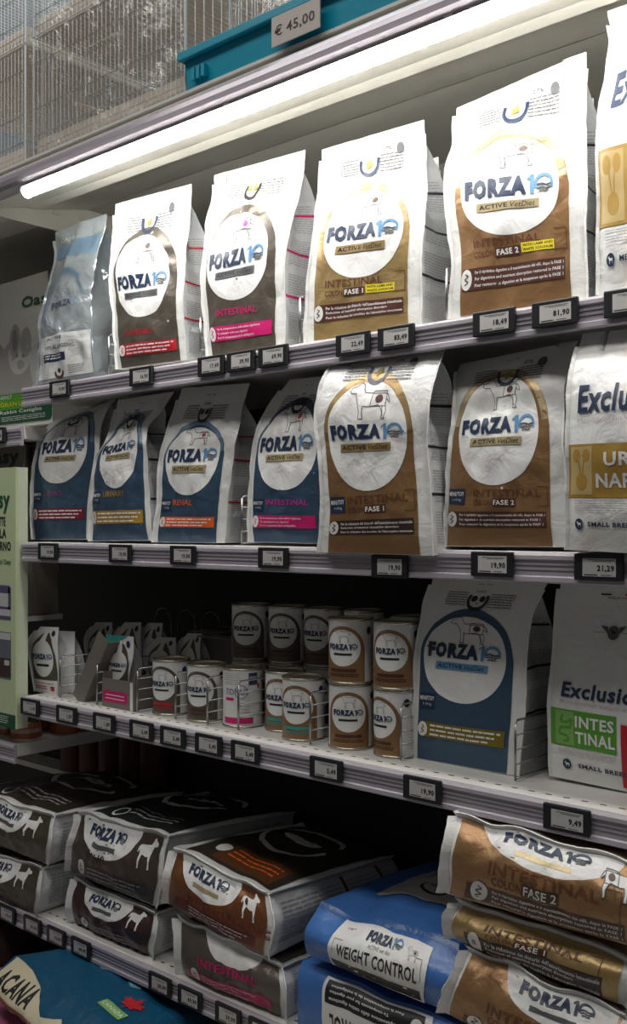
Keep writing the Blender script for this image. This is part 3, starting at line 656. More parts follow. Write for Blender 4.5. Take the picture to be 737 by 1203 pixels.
price_tag(-2.02, .2165, '29,90', 'price tag on the neighbouring shelf under the rabbit food bag')

# ------------------------------------------------------------------ wire dividers
def divider(x, y, z, label, h=.088, depth=.30, n=4):
    r = thing('wire_divider', label, 'divider', (x, y+depth/2, z)); org = r.location
    bm = bmesh.new(); tube(bm, [(x, y, z+.0022), (x, y, z+h-.006), (x, y+.006, z+h), (x, y+depth, z+h), (x, y+depth, z+.0022)], .0019, 6); bm_obj('divider_frame', bm, CHROME, r, org, True)
    for k in range(n):
        bm = bmesh.new(); q = z+.004+(h-.004)*k/n; tube(bm, [(x+.0004, y, q), (x+.0004, y+depth, q)], .0013, 5); bm_obj('rail', bm, CHROME, r, org, True)
for x, y, l in ((-.7549, .05, 'chrome wire divider beside the large blue bag'), (-.955, .045, 'chrome wire divider in front of the right gold can stack'), (-1.135, .035, 'chrome wire divider beside the teal striped gold cans'), (-1.312, .04, 'chrome wire divider in front of the white and pink can'),
                (-1.388, .035, 'chrome wire divider beside the taupe can'), (-1.477, .035, 'chrome wire divider between the red line can and taupe can'), (-1.585, .03, 'chrome wire divider right of the pouch display box'), (-1.715, .03, 'chrome wire divider left of the pouch display box'), (-1.845, .03, 'chrome wire divider beside the leftmost white pouch')):
    divider(x, y, Z3, l)
for x, l in ((-1.668, 'wire divider between the silvery bag and the red lettered bag'), (-1.395, 'wire divider between the red lettered bag and the pink strip bag'), (-1.148, 'wire divider between the pink strip bag and the gold bag'), (-.855, 'wire divider between the gold bag and the bronze bag'), (-.617, 'wire divider right of the bronze bag')):
    divider(x, .024, Z1, l)
divider(-1.287, .024, Z2, 'wire divider on the middle shelf right of the RENAL bag')

# ------------------------------------------------------------------ top shelf bags
ART = {}
ART['hypo'] = (lambda: None)
def hypo_art():
    A = Art(NU, NV)
    A.ell('logo_oval', SILVER, 1, .5, .5, .36, .2, 40)
    A.arc('coloured_panel', LBLUE, 1, .5, .5, .37, .21, .3, PI+.6, .05, .03)
    A.text('brand_lettering', NAVY, 3, 'FORZA', .26, .68, .5, .545, .03); A.text('brand_lettering', CYAN, 3, '10', .7, .8, .5, .545, .02)
    A.rect('coloured_panel', LBLUE, 1, .02, .98, .78, .88); A.rect('coloured_panel', GUS, 2, .02, .98, .02, .27)
    A.text('product_lettering', NAVY, 3, 'ACTIVE', .2, .55, .235, .255, .02); A.text('product_lettering', INKG, 3, 'HYPOALLERGENIC', .15, .72, .18, .203, .02)
    A.rect('claim_strip', NAVY, 3, .14, .56, .11, .155); A.lines('claim_lettering', OVAL, 4, .18, .5, .118, .148, 2, .5)
    A.arc('header_print', BROWN, 3, .42, .055, .075, .035, PI, 2*PI, .03, .018); A.ell('header_print', BLACK, 3, .42, .06, .03, .016, 12)
    A.lines('header_print', INKG, 3, .58, .85, .03, .08, 5, .4); A.text('header_print', OVAL, 3, 'CANI', .15, .4, .9, .93, .02)
    return A.done()
standing_bag('dog_food_bag', 'silvery light blue crumpled bag at the left end of the top shelf', 'hypo', hypo_art(), None, .085, 1, SILVER, amp=.011)
standing_bag('dog_food_bag', 'white bag with taupe panel and red strip, second from left on the top shelf', 'dermo_red',
    forza(TAUPE, None, 'IPODERMO', RED, RED, None, o=(.47, .55, .37, .24), pl=.07, pr=.93, brandw=.92, title_t=.2, strip_t=(.075, .15), bt=.53, abg=INKG), G_RED, .085, 2, amp=.0065)
standing_bag('dog_food_bag', 'white bag with grey panel, pink INTESTINAL lettering and pink strip on the top shelf', 'intest_grey',
    forza(TAUPE, None, 'INTESTINAL', PINK, PINK, IP, o=(.45, .50, .38, .22), pl=.06, pr=.9, head='K', title_t=.205, strip_t=(.08, .155), dot=MAG, abg=INKG), G_PINK, .09, 3, amp=.006)
F1 = standing_bag('dog_food_bag', 'white and gold INTESTINAL FASE 1 bag with a yellow tag on the top shelf', 'fase1_gold',
    forza(GOLD, LGOLD, 'INTESTINAL', TITLE, BROWN, IT, ('COLON', 'FASE 1'), True, o=(.5, .5, .36, .215), abg=GOLD), G_BLACK, .09, 4)
F2 = standing_bag('dog_food_bag', 'tallest white and bronze INTESTINAL FASE 2 bag with a yellow tag on the top shelf', 'fase2_big',
    forza(BRONZE, LGOLD, 'INTESTINAL', TITLE, BROWN, IF2, ('COLON', 'FASE 2'), True, o=(.49, .51, .36, .22), abg=LGOLD), G_BLACK, .095, 5, amp=.005)
standing_bag('dog_food_bag', 'white bag with ochre band cut by the right picture edge on the top shelf', 'excl_top', excl(EXG, EXL, ('URI', 'NARY'), 'MEDIUM BREED', 'kidney'), None, .10, 6, close=.84, amp=.004, bulge=.012)
index_kids(F1); index_kids(F2)
for src, dx, l in ((F1, -.062, 'white bag standing behind the gold FASE 1 bag, showing at its left'), (F2, -.052, 'white bag standing behind the bronze bag, its blue U mark showing'), (F2, .166, 'white bag behind the gap between bronze bag and ochre banded bag')):
    o = copy_tree(src, None, src.location+Vector((dx, .135, -.004)), 0, l)
    o.scale = (.95, .95, 1.0)

# ------------------------------------------------------------------ middle shelf bags
standing_bag('dog_food_bag', 'blue bag with DERMO lettering and crimson strip, leftmost on the middle shelf', 'dermo_blue',
    forza(BLUE, LBLUE, 'DERMO', PURPLE, CRIM, None, mini=True, head='S', o=(.47, .64, .39, .24), pl=.05, pr=.95, title_t=.31, strip_t=(.14, .22), bt=.66), None, .085, 7, amp=.0035)
standing_bag('dog_food_bag', 'blue bag with URINARY lettering and mustard strip on the middle shelf', 'urinary_blue',
    forza(BLUE, LBLUE, 'URINARY', MUST, MUST, None, mini=True, head='S', o=(.5, .6, .38, .25), pl=.05, pr=.95, title_t=.3, strip_t=(.12, .21), dot=MUST, bt=.62), G_BLACK, .085, 8, amp=.007)
standing_bag('dog_food_bag', 'blue bag with RENAL lettering and orange strip on the middle shelf', 'renal_blue',
    forza(BLUE, LBLUE, 'RENAL', ORANGE, ORANGE, None, mini=True, head='S', o=(.48, .55, .38, .21), pl=.07, pr=.9, title_t=.28, strip_t=(.12, .2), dot=RED), gusset_art(RED, (.3, .52, .7)), .09, 9, amp=.0055)
standing_bag('dog_food_bag', 'blue bag with magenta INTESTINAL lettering partly behind the large FASE 1 bag', 'intest_blue',
    forza(BLUE, BLUE, 'INTESTINAL', MAG, PINK, IP, mini=True, head='S', o=(.5, .6, .4, .24), pl=.07, pr=.95, title_t=.27, strip_t=(.11, .2), dot=RED, bt=.62), None, .085, 10, amp=.005)
standing_bag('dog_food_bag', 'large white and brown FASE 1 bag bulging over the middle shelf edge', 'fase1_big',
    forza(BRONZE, GOLD, 'INTESTINAL', TITLE, DBROWN, IT, ('COLON', 'FASE 1'), mini=True, o=(.49, .56, .37, .25), title_t=.255, strip_t=(.1, .175), abg=GOLD, bt=.585), G_BLACK, .10, 11, amp=.0042, flat=.5, rest=-.034)
standing_bag('dog_food_bag', 'white and brown FASE 2 bag without yellow tag on the middle shelf', 'fase2_blue_row',
    forza(BRONZE, LGOLD, 'INTESTINAL', TITLE, BROWN, IF2, ('COLON', 'FASE 2'), mini=True, o=(.45, .58, .37, .27), pl=.02, pr=.9, title_t=.255, strip_t=(.1, .18), abg=LGOLD, bt=.6), G_BLACK, .09, 12, amp=.006)
standing_bag('dog_food_bag', 'white bag with ochre URINARY band at the right edge of the middle shelf', 'excl_uri', excl(EXG, EXL, ('URI', 'NARY'), 'SMALL BREED', 'kidney'), None, .10, 13, rest=-.034, amp=.004, bulge=.012)

# ------------------------------------------------------------------ can shelf bags
standing_bag('dog_food_bag', 'large dark blue bag with olive strip standing beside the cans', 'mini_blue',
    forza(BLUE, BLUE, None, None, OLIVE, None, mini=True, head='S', o=(.47, .53, .38, .225), pl=.06, pr=.9, title_t=.3, strip_t=(.12, .195), abg=CYAN, brandw=.88, bt=.565), G_BLACK, .10, 14, amp=.0042)
standing_bag('dog_food_bag', 'white bag with green INTESTINAL band at the right edge of the can shelf', 'excl_int', excl(GREEN, LGREEN, ('INTES', 'TINAL'), 'SMALL BREED', 'guts', .51), None, .10, 15, amp=.0015, bulge=.008)

# ------------------------------------------------------------------ cans
def can_art(panel, accent, oval=OVAL, kind='F'):
    A = Art(48, 6)
    if kind == 'F':
        A.poly('coloured_panel', panel, 0, [(.33, .01), (.67, .01), (.67, .5)]+[(.5+.17*math.cos(PI*k/16), .5+.42*math.sin(PI*k/16)) for k in range(1, 16)]+[(.33, .5)])
        A.ell('logo_oval', oval, 1, .5, .56, .135, .30, 36)
        dog(A, .44, .56, .66, .9, INKL, None, None, (.003, .008), 2)
        brand(A, .39, .61, .53, .63, one=NAVY); A.rect('range_strip', BLACK, 3, .43, .57, .44, .475)
        A.rect('claim_strip', accent, 3, .40, .60, .17, .22); A.lines('claim_strip', accent, 3, .38, .62, .08, .14, 2, .5)
        A.ell('round_stamp', NAVY if accent is not BROWN else BLACK, 3, .71, .84, .024, .065, 16)
        A.lines('side_print', INKL, 1, .74, .92, .08, .78, 16, .4); A.lines('side_print', INKL, 1, .08, .26, .08, .9, 16, .4)
    else:
        A.rect('coloured_panel', PINK, 1, .36, .62, .04, .15); A.rect('coloured_panel', PINK, 1, .38, .46, .46, .51)
        A.text('brand_lettering', mat('ink_violet', (.25, .2, .42), .4), 2, 'TONUS', .38, .58, .56, .68, .02); A.arc('brand_lettering', mat('ink_violet', (.25, .2, .42)), 2, .52, .62, .05, .12, 0, 2*PI, .006, .015)
        A.rect('round_stamp', NAVY, 2, .58, .66, .74, .96); A.text('round_stamp', OVAL, 3, 'DOG', .59, .65, .84, .9, .02); A.rect('round_stamp', RED, 3, .66, .68, .68, .76)
        A.lines('side_print', INKL, 1, .36, .52, .72, .95, 6, .25); A.lines('side_print', INKL, 1, .72, .92, .1, .9, 16, .4); A.lines('side_print', INKL, 1, .5, .6, .2, .42, 4, .3)
    return A.done()
CR, CH = .0365, .1075
def make_can(label, x, y, z, off, art, labm=None, group=None):
    r = thing('food_can', label, 'can', (0, 0, 0), group); n = 48
    g = [[(CR*math.sin(2*PI*(i/n-.5)), -CR*math.cos(2*PI*(i/n-.5)), .004+(CH-.008)*j/6) for i in range(n+1)] for j in range(7)]
    S = Surf(np.array(g)); S.sheet('label_wrap', labm or WHITE, r, (0, 0, 0)); S.print(art, r, (0, 0, 0), .0002)
    def lathe(nm, prof, m):
        bm = bmesh.new(); k = 40; R = [[bm.verts.new((rr*math.cos(2*PI*i/k), rr*math.sin(2*PI*i/k), zz)) for i in range(k)] for rr, zz in prof]
        for a, b in zip(R, R[1:]):
            for i in range(k): bm.faces.new((a[i], a[(i+1) % k], b[(i+1) % k], b[i]))
        bm.faces.new(R[0]); bm.faces.new(R[-1]); bm_obj(nm, bm, m, r, (0, 0, 0), True)
    lathe('bottom_rim', [(.033, .001), (.0365, 0), (.0378, .001), (.0378, .003), (.0366, .0045), (.0355, .0045)], TIN)
    lathe('top_rim', [(.0355, CH-.0045), (.0366, CH-.0045), (.0378, CH-.003), (.0378, CH-.001), (.0365, CH), (.0345, CH-.0005), (.0342, CH-.004)], TIN)
    lathe('lid', [(.0343, CH-.0042), (.030, CH-.0036), (.028, CH-.0030), (.018, CH-.0034), (.004, CH-.0036)], LID)
    place_can(r, x, y, z, off); index_kids(r); return r
def place_can(r, x, y, z, off):
    r.location = (x, y, z); r.rotation_euler = (0, 0, math.atan2(-x, 1.2326+y)+math.radians(off))
CG = can_art(BRONZE, BROWN); CT = can_art(BRONZE, TEALI); CA = can_art(TAUPE, RED); CB = can_art(TAUPE, BROWN); CW = can_art(None, None, kind='T')
def more(src, label, x, y, z, off, group=None):
    c = copy_tree(src, None, (0, 0, 0), 0, label, group); place_can(c, x, y, z, off); return c
g7 = make_can('gold can with logo facing front, lower left of the gold stack', -1.083, .078, Z3, -8, CG)
more(g7, 'gold can turned to its side print, lower right of the gold stack', -.991, .082, Z3, -50)
more(g7, 'gold can on top of the left gold can', -1.082, .076, Z3+CH, -22)
more(g7, 'gold can on top of the right gold can', -.990, .080, Z3+CH, -18)
g5 = make_can('gold can with teal line, front one beside the wire divider', -1.187, .075, Z3, -22, CT)
more(g5, 'gold can with teal line, partly hidden behind its twin', -1.262, .110, Z3, -25)
g1 = make_can('taupe can with a red line next to the pouch box', -1.539, .078, Z3, -34, CA)
g2 = make_can('taupe can with brown lines between two wire dividers', -1.437, .078, Z3, -28, CB)
g3 = make_can('white can with pink stripe and violet lettering', -1.350, .088, Z3, -12, CW)
# second tier standing on the cans behind
top = [(-1.418, .176, g2, -16, 'can on the upper tier, leftmost and nearest the pouches'), (-1.332, .19, g2, -20, 'can on the upper tier, second from left, in shade'), (-1.250, .20, g2, -30, 'can on the upper tier, third from left, in shade'), (-1.165, .215, g3, 120, 'can on the upper tier turned away, just left of the gold stack')]
for x, y, s_, o_, l in top:
    more(s_, l, x, y, Z3+CH, o_)
    more(s_, 'can under the '+l[4:].replace('can ', '').replace('on the ', ''), x, y, Z3, o_)
for k in range(6):
    more(g7 if k % 2 else g2, ('leftmost', 'second from left', 'third from left', 'third from right', 'second from right', 'rightmost')[k]+' can of the row deep on the shelf behind the front cans', -1.385+.085*k, .285+.004*k, Z3, -30, 'cans deep on the shelf behind the front row')
for k in range(2):
    more(g7, ('gold can behind the upper gold pair', 'gold can behind the lower gold pair')[k], -1.022, .168, Z3+CH*(1-k), -30)
    more(g7, ('shaded gold can right behind the upper right gold can', 'shaded gold can right behind the lower right gold can')[k], -.955, .25, Z3+CH*(1-k), -30)

# ------------------------------------------------------------------ pouches and cartons on the can shelf
def pouch_art(panel, strip, top=None):
    A = Art(10, 14); A.poly('coloured_panel', panel, 0, [(.12, .0), (.98, .0), (.98, .35), (.93, .6), (.8, .8), (.66, .9), (.4, .9), (.2, .74), (.1, .55)])
    A.ell('logo_oval', OVAL, 1, .52, .54, .36, .25, 30); brand(A, .2, .86, .54, .61); A.rect('range_strip', BLACK, 3, .3, .74, .45, .48)
    A.poly('header_notch', OVAL, 2, [(.42, .76), (.62, .76), (.58, .95), (.46, .95)]); A.ell('round_stamp', NAVY, 3, .82, .9, .07, .045, 14)
    A.rect('claim_strip', OVAL, 2, .1, .98, .0, .24); A.lines('claim_strip', strip, 3, .15, .6, .06, .14, 2, .5); A.lines('claim_strip', strip, 3, .15, .9, .17, .19, 1, .6); A.rect('claim_strip', strip, 3, .75, .9, .06, .14)
    if top: A.poly('teal_corner', top, 2, [(0, 1), (.8, 1), (.1, .84), (0, .8)])
    return A.done()
kw = dict(nu=10, nv=14, seal=True, amp=.0012, bulge=.006, cat='pouch')
pw = standing_bag('food_pouch', 'white pouch with dark arch and pale base, leftmost on the can shelf', 'pouch_white', pouch_art(TAUPE, RED), None, .028, 21, **kw)
standing_bag('food_pouch', 'plain white pouch behind the wire divider', 'pouch_back', None, None, .025, 22, **kw)
standing_bag('food_pouch', 'pouch with magenta patch leaning behind the grey flap', 'pouch_lean', pouch_art(TAUPE, MAG), None, .02, 23, **kw)
standing_bag('food_pouch', 'pouch with teal corner standing in the display box', 'pouch_teal', pouch_art(TAUPE, PINK, TEALI), None, .03, 24, **kw)
index_kids(pw)
rnd = random.Random(5)
for k in range(5):
    x = -1.90+.072*k+rnd.uniform(-.01, .01)
    o = copy_tree(pw, None, (x, .19+.02*(k % 3), Z3+.001), rnd.uniform(-.25, .25), ('leftmost', 'second from left', 'middle', 'second from right', 'rightmost')[k]+' pouch of the shaded row behind the front pouches', 'shaded pouches behind the front pouches')
    o.scale = (.76, 1, rnd.uniform(.86, 1.05))
# leaning grey flap
r = thing('carton_flap', 'long grey cardboard flap leaning diagonally over the pouches', 'cardboard', (-1.79, .036, Z3+.0025))
bm = bmesh.new(); box(bm, -.019, .019, -.001, .001, 0, .165); bm_obj('flap_board', bm, CARD, r)
bm = bmesh.new(); box(bm, .0185, .0205, 0, .03, 0, .165); bm_obj('flap_fold', bm, CARD, r)
r.rotation_euler = (0, math.radians(33), 0)
# display box
r = thing('display_box', 'grey pouch display box with a crimson label', 'box', (-1.665, .06, Z3)); o_ = r.location
bm = bmesh.new(); x0, x1, y0, y1, z0, z1 = -1.703, -1.600, .034, .135, Z3, Z3+.058
box(bm, x0, x1, y0, y0+.002, z0, z1); box(bm, x1-.002, x1, y0+.0021, y1, z0, z1+.012); box(bm, x0, x0+.002, y0+.0021, y1, z0, z1+.012); box(bm, x0+.0021, x1-.0021, y0+.0021, y1, z0, z0+.002)
bm_obj('box_tray', bm, CARD, r, o_)
bm = bmesh.new(); box(bm, x0+.004, x1-.022, y0-.0006, y0, z0+.012, z0+.034); bm_obj('crimson_label', bm, PINK, r, o_)
bm = bmesh.new()
for k in range(2): box(bm, x0+.012, x1-.03, y0-.0009, y0-.0006, z0+.018+.007*k, z0+.0195+.007*k)
bm_obj('label_lines', bm, OVAL, r, o_)
bm = bmesh.new(); box(bm, x1-.012, x1-.004, y0-.0006, y0, z0+.001, z1-.002); bm_obj('white_margin', bm, OVAL, r, o_)
for x, y, z, w_, l in ((-1.52, .27, Z3, .13, 'grey open carton in the shade behind the taupe cans'), (-1.63, .33, Z3, .10, 'small dark carton behind the display box')):
    r = thing('carton', l, 'box', (x, y, z)); bm = bmesh.new()
    for a in ((x-w_/2, x+w_/2, y-.05, y-.048), (x-w_/2, x+w_/2, y+.03, y+.032), (x-w_/2, x-w_/2+.002, y-.048, y+.03), (x+w_/2-.002, x+w_/2, y-.048, y+.03)): box(bm, *a, z, z+.14)
    bm_obj('carton_wall', bm, CARD, r, r.location); bm = bmesh.new(); box(bm, x-w_/2, x+w_/2, y-.085, y-.050, z+.137, z+.1395); bm_obj('carton_lid', bm, CARD, r, r.location)
# bent wire hooks behind the pouches
for k in range(4):
    bm = bmesh.new(); x = -1.93+.085*k; tube(bm, [(x, .36, Z3+.002), (x, .36, Z3+.14), (x+.01, .36, Z3+.165), (x+.035, .36, Z3+.17), (x+.055, .36, Z3+.155), (x+.06, .36, Z3+.13), (x+.06, .36, Z3+.002)], .0018, 6)
    o = bm_obj('wire_hoop', bm, CHROME, None, (x, .36, Z3), True); o.location = (x, .36, Z3); tag(o, ('leftmost', 'second from left', 'second from right', 'rightmost')[k]+' bent wire hoop in the dark behind the pouches', 'wire', 'wire hoops behind the pouches')

# ------------------------------------------------------------------ lying bags on the lowest shelf
def end_art(panel, title=None, tcol=None, strip=None, sub=None, oc=.4, ow=.3, stext=None, dogx=.8, ovy=.98, ovh=.52, icon=True, brandon=True, tt=.36, st=(.08, .28), dline=None, dots=False):
    A = Art(24, 24); A.poly('coloured_panel', panel, 0, [(.03, .02), (.97, .02), (.97, .98), (.03, .98)])
    A.ell('logo_oval', OVAL, 1, oc, ovy, ow, ovh, 44)
    if brandon: brand(A, oc-ow*.66, oc+ow*.6, ovy-ovh*.48, ovy-ovh*.14, one=NAVY); A.rect('range_strip', INKG if not dots else LGOLD, 3, oc-ow*.45, oc+ow*.35, ovy-ovh*.76, ovy-ovh*.62)
    if title: A.text('product_lettering', tcol, 3, title, .24, .24+.055*len(title), tt, tt+.15, .02)
    if sub:
        A.text('product_lettering', tcol, 3, 'COLON', .26, .42, tt-.13, tt-.03, .01); A.text('product_lettering', OVAL, 4, sub, .43, .59, tt-.135, tt-.03, .02); A.rect('product_lettering', BROWN, 3, .42, .60, tt-.15, tt-.015)
        A.stroke('product_lettering', TITLE, 3, [(.82, tt+.2), (.88, tt+.2), (.88, .1)], .004, .012)
    if strip:
        A.rect('claim_strip', strip, 2, .12, .9, *st); h = (st[1]-st[0])/3.3
        for k in range(3):
            y = st[1]-h*.25-(k+1)*h
            if stext: A.text('claim_lettering', OVAL, 4, stext[k], .26, min(.26+.0112*len(stext[k]), .89), y+h*.05, y+h*.85, .02)
            else: A.lines('claim_lettering', OVAL if strip is not DARKF and strip is not WINE else INKL, 4, .26, .84-.05*k, y+h*.25, y+h*.6, 1, .8)
        if icon:
            A.ell('claim_icon', OVAL, 4, .19, (st[0]+st[1])/2+.03, .045, (st[1]-st[0])*.62, 22); c_ = (st[0]+st[1])/2+.03
            A.stroke('claim_icon', strip, 5, [(.17, c_-.06), (.205, c_-.03), (.17, c_), (.205, c_+.03), (.18, c_+.06)], .006, .014)
    dog(A, dogx-.085, dogx+.085, .50, .94, dline, OVAL, BROWN if dots else None, (.004, .01), 4, True)
    return A.done()
def top_art_(panel, lines_=None, under=True):
    A = Art(24, 24); A.rect('coloured_panel', panel, 0, .04, .96, .04, 1)
    A.arc('white_outline', OVAL, 1, .5, .62, .32, .24, .4, 2*PI-.2, .03, .04, 30); A.ell('white_outline', OVAL, 1, .5, .62, .2, .05, 30)
    A.lines('claim_lettering', INKL if lines_ is None else lines_, 2, .38, .86, .10, .22, 3, .35)
    if lines_ is None: A.ell('claim_icon', OVAL, 2, .3, .12, .06, .06, 20); A.ell('claim_icon', panel, 3, .3, .12, .045, .045, 20)
    else:
        A.rect('claim_strip', COPPER, 1, .3, .9, .06, .26); A.ell('claim_icon', OVAL, 3, .28, .17, .06, .05, 20)
    return A.done()
def side_art_(col, bands=()):
    A = Art(24, 24); A.lines('side_print', INKL, 0, .06, .5, .15, .85, 10, .35); A.lines('side_print', INKL, 0, .55, .9, .15, .85, 10, .35)
    for b in bands: A.rect('side_print', col, 1, b, b+.02, .05, .95)
    return A.done()
SA = side_art_(COPPER, (.52, .82)); SB = side_art_(INKG)
OLD = mat('foil_olive_dark', (.085, .075, .05), .36, .3, .5, 24)
lying_bag('dog_food_bag', 'lower olive brown lying bag of the leftmost stack', 's1l', end_art(OLD, oc=.55, ow=.22, dogx=.82), top_art_(DARKF), SB, .36, 31, crown=.002)
lying_bag('dog_food_bag', 'upper olive brown lying bag of the leftmost stack', 's1u', end_art(OLD, oc=.55, ow=.22, dogx=.82), top_art_(DARKF), SB, .36, 32)
lying_bag('dog_food_bag', 'wine dark lying bag, lower one of the second stack', 's2l', end_art(WINE, None, None, WINE, oc=.45, ow=.3, dogx=.82), top_art_(WINE), SB, .35, 33, crown=.002)
lying_bag('dog_food_bag', 'dark taupe lying bag, upper one of the second stack', 's2u', end_art(mat('foil_dark_taupe', (.085, .065, .05), .36, .3, .5, 24), 'ECHO', DBROWN, DARKF, oc=.42, ow=.34, dogx=.86), top_art_(mat('foil_bottle_dark', (.018, .026, .022), .4, .2, .5, 24)), SB, .36, 34)
lying_bag('dog_food_bag', 'lying bag with pink INTESTINAL lettering under the copper bag', 's3l', end_art(TAUPE, 'INTESTINAL', PINK, PINK, oc=.55, ow=.28, ovy=1.1, brandon=False, dogx=1.3, tt=.42, stext=IP), top_art_(TAUPE), SB, .32, 35, crown=.002)
lying_bag('dog_food_bag', 'copper brown lying bag with orange lined top, third stack', 's3u', end_art(COPPER, 'HYPOALLERGENIC', mat('ink_rust', (.22, .03, .01)), mat('ink_deep_red', (.16, .02, .01)), oc=.42, ow=.32, dogx=.84, tt=.3, icon=False, dots=True), top_art_(DARKF, ORANGE), SA, .35, 36, amp=.006, crown=.02)
S5 = dict(depth=.36, nu=24)
lying_bag('dog_food_bag', 'bronze lying bag with logo, third from the top of the right stack', 's5c', end_art(BRONZE, 'INTESTINAL', TITLE, BROWN, 'FASE 2', oc=.62, ow=.34, ovy=1.0, ovh=.5, dogx=.93, tt=.34, st=(.03, .17)), top_art_(BRONZE), SB, seed=37, crown=.0, **S5)
lying_bag('dog_food_bag', 'brown lying bag with three line claim, second from the top of the right stack', 's5b', end_art(GOLD, 'INTESTINAL', TITLE, DBROWN, 'FASE 1', oc=.5, ow=.2, ovy=1.2, ovh=.2, brandon=False, dogx=1.3, tt=.62, st=(.06, .46), stext=IT), top_art_(BRONZE), SB, seed=38, crown=.0, **S5)
lying_bag('dog_food_bag', 'gold brown FASE 2 lying bag on top of the right stack', 's5a', end_art(BRONZE, 'INTESTINAL', TITLE, BROWN, 'FASE 2', oc=.52, ow=.36, ovy=1.02, ovh=.45, dogx=.87, tt=.41, st=(.05, .24), dline=INKG, dots=True, stext=IF2), top_art_(BRONZE), SB, seed=39, crown=.003, droop=.12, **S5)
rows = [[0, -.80, Z4+.001, -.565, Z4+.001, -.02], [1, -.80, Z4+.112, -.56, Z4+.105, -.03]]
lying_bag('dog_food_bag', 'lying bag at the bottom of the right stack, cut by the picture edge', None, None, None, None, seed=40, rows=rows, crown=.0, **S5)
# blue film bags
def wc_art(flip=False):
    A = Art(24, 24)
    if not flip:
        A.poly('paper_label', OVAL, 0, [(.2, .02), (.84, .0), (.86, .80), (.22, .90)]); A.rect('paper_label', BLACK, 1, .22, .82, .02, .17)
        brand(A, .44, .68, .62, .78); A.text('product_lettering', BLACK, 2, 'WEIGHT CONTROL', .27, .8, .26, .46, .02); A.text('product_lettering', INKG, 2, 'ACTIVE vet diet', .47, .62, .52, .58)
        A.stroke('product_lettering', INKG, 2, [(.24, .3), (.24, .55), (.3, .55)], .003, .01); A.stroke('product_lettering', INKG, 2, [(.78, .6), (.82, .6), (.82, .3)], .003, .01)
        A.text('product_lettering', INKG, 2, '4 kg e', .28, .34, .74, .79); dog(A, .71, .79, .54, .72, INKL, None, BROWN, (.002, .006), 2)
    else:
        A.rect('paper_label', OVAL, 0, .2, .86, .05, .9); A.rect('paper_label', BLACK, 1, .22, .82, .48, .84)
        for k in range(3): A.text('claim_lettering', OVAL, 2, IP[k], .25, .25+.0115*len(IP[k]), .52+.1*k, .58+.1*k, .02, flip=True)
        A.text('product_lettering', BLACK, 2, 'WEIGHT CONTROL', .25, .8, .16, .38, .02, flip=True); A.ell('paper_label', OVAL, 2, .78, .62, .035, .12, 20)
    return A.done()
def wc_top():
    A = Art(24, 24); A.rect('top_label', mat('paper_rose_grey', (.60, .55, .54), .5), 0, .22, .82, .22, .98)
    A.text('product_lettering', INKG, 1, 'WEIGHT CONTROL', .28, .74, .62, .70, .02); A.poly('product_lettering', mat('ink_swoosh', (.06, .10, .07)), 1, [(.26, .5), (.4, .56), (.78, .5), (.76, .58), (.4, .62)])
    A.arc('round_stamp', BLACK, 1, .55, .38, .10, .08, PI-.4, 2*PI+.4, .02, .022); A.ell('round_stamp', BLACK, 1, .52, .4, .025, .025, 12); A.ell('round_stamp', BLACK, 1, .58, .4, .025, .025, 12)
    A.lines('small_print', INKL, 1, .28, .42, .3, .45, 5, .3); A.lines('small_print', INKL, 1, .66, .78, .3, .45, 5, .3); A.rect('brand_lettering', BLACK, 1, .52, .74, .8, .84)
    return A.done()
kb = dict(shell=BLUEP, topm=BLUEP, sidem=BLUEP, seams=False, nu=24)
lying_bag('dog_food_bag', 'lower blue film bag with an upside down label', 's4l', wc_art(True), None, None, .36, 41, crown=.004, amp=.003, backdx=-.02, **kb)
lying_bag('dog_food_bag', 'upper blue film bag with a WEIGHT CONTROL label', 's4u', wc_art(), wc_top(), None, .36, 42, crown=.024, amp=.004, backdx=-.02, **kb)

# ------------------------------------------------------------------ bottom deck: cream and petrol bag, rose bag, beige bag
def acana_art():
    A = Art(24, 24); A.poly('cream_panel', ACAC, 0, [(.0, .0), (1, .0), (1, .16), (.84, .38), (.62, .75), (.5, .62), (.35, .85), (.2, .97), (.03, 1.0)])
    A.text('brand_lettering', BLACK, 1, 'ACANA', .06, .38, .54, .82, .04, 0, .03); A.rect('brand_lettering', mat('ink_tan', (.25, .13, .05)), 1, .08, .46, .38, .48)
    A.text('product_lettering', BLACK, 1, 'Pacifica', .56, .80, .34, .58, .0, .3); A.text('product_lettering', BLACK, 1, 'RECIPE', .62, .78, .22, .29, .02); A.lines('small_print', INKG, 1, .5, .8, .06, .16, 2, .3)
    return A.done()
def acana_top():
    A = Art(24, 24); A.poly('maple_leaf', RED, 1, [(.80+.07*x, .22+.08*y) for x, y in ((0, -1), (.1, -.5), (.6, -.6), (.5, -.3), (1, .1), (.75, .2), (.85, .5), (.45, .4), (.35, .6), (.2, .3), (.25, .9), (.1, .8), (0, 1.1), (-.1, .8), (-.25, .9), (-.2, .3), (-.35, .6), (-.45, .4), (-.85, .5), (-.75, .2), (-1, .1), (-.5, -.3), (-.6, -.6), (-.1, -.5))])
    A.rect('maple_leaf', LGREEN, 0, .70, .88, .06, .13); A.text('maple_leaf', OVAL, 1, 'CANADA', .71, .87, .08, .11, .01)
    PB = mat('ink_pale_petrol', (.12, .26, .33), .5)
    A.poly('fish_print', PB, 0, [(.3, .34), (.42, .30), (.58, .36), (.68, .3), (.72, .34), (.7, .42), (.6, .44), (.45, .42), (.34, .44)]); A.lines('fish_print', PB, 0, .12, .3, .5, .62, 3, .4); A.lines('fish_print', OVAL, 1, .52, .62, .44, .5, 1, .4)
    return A.done()
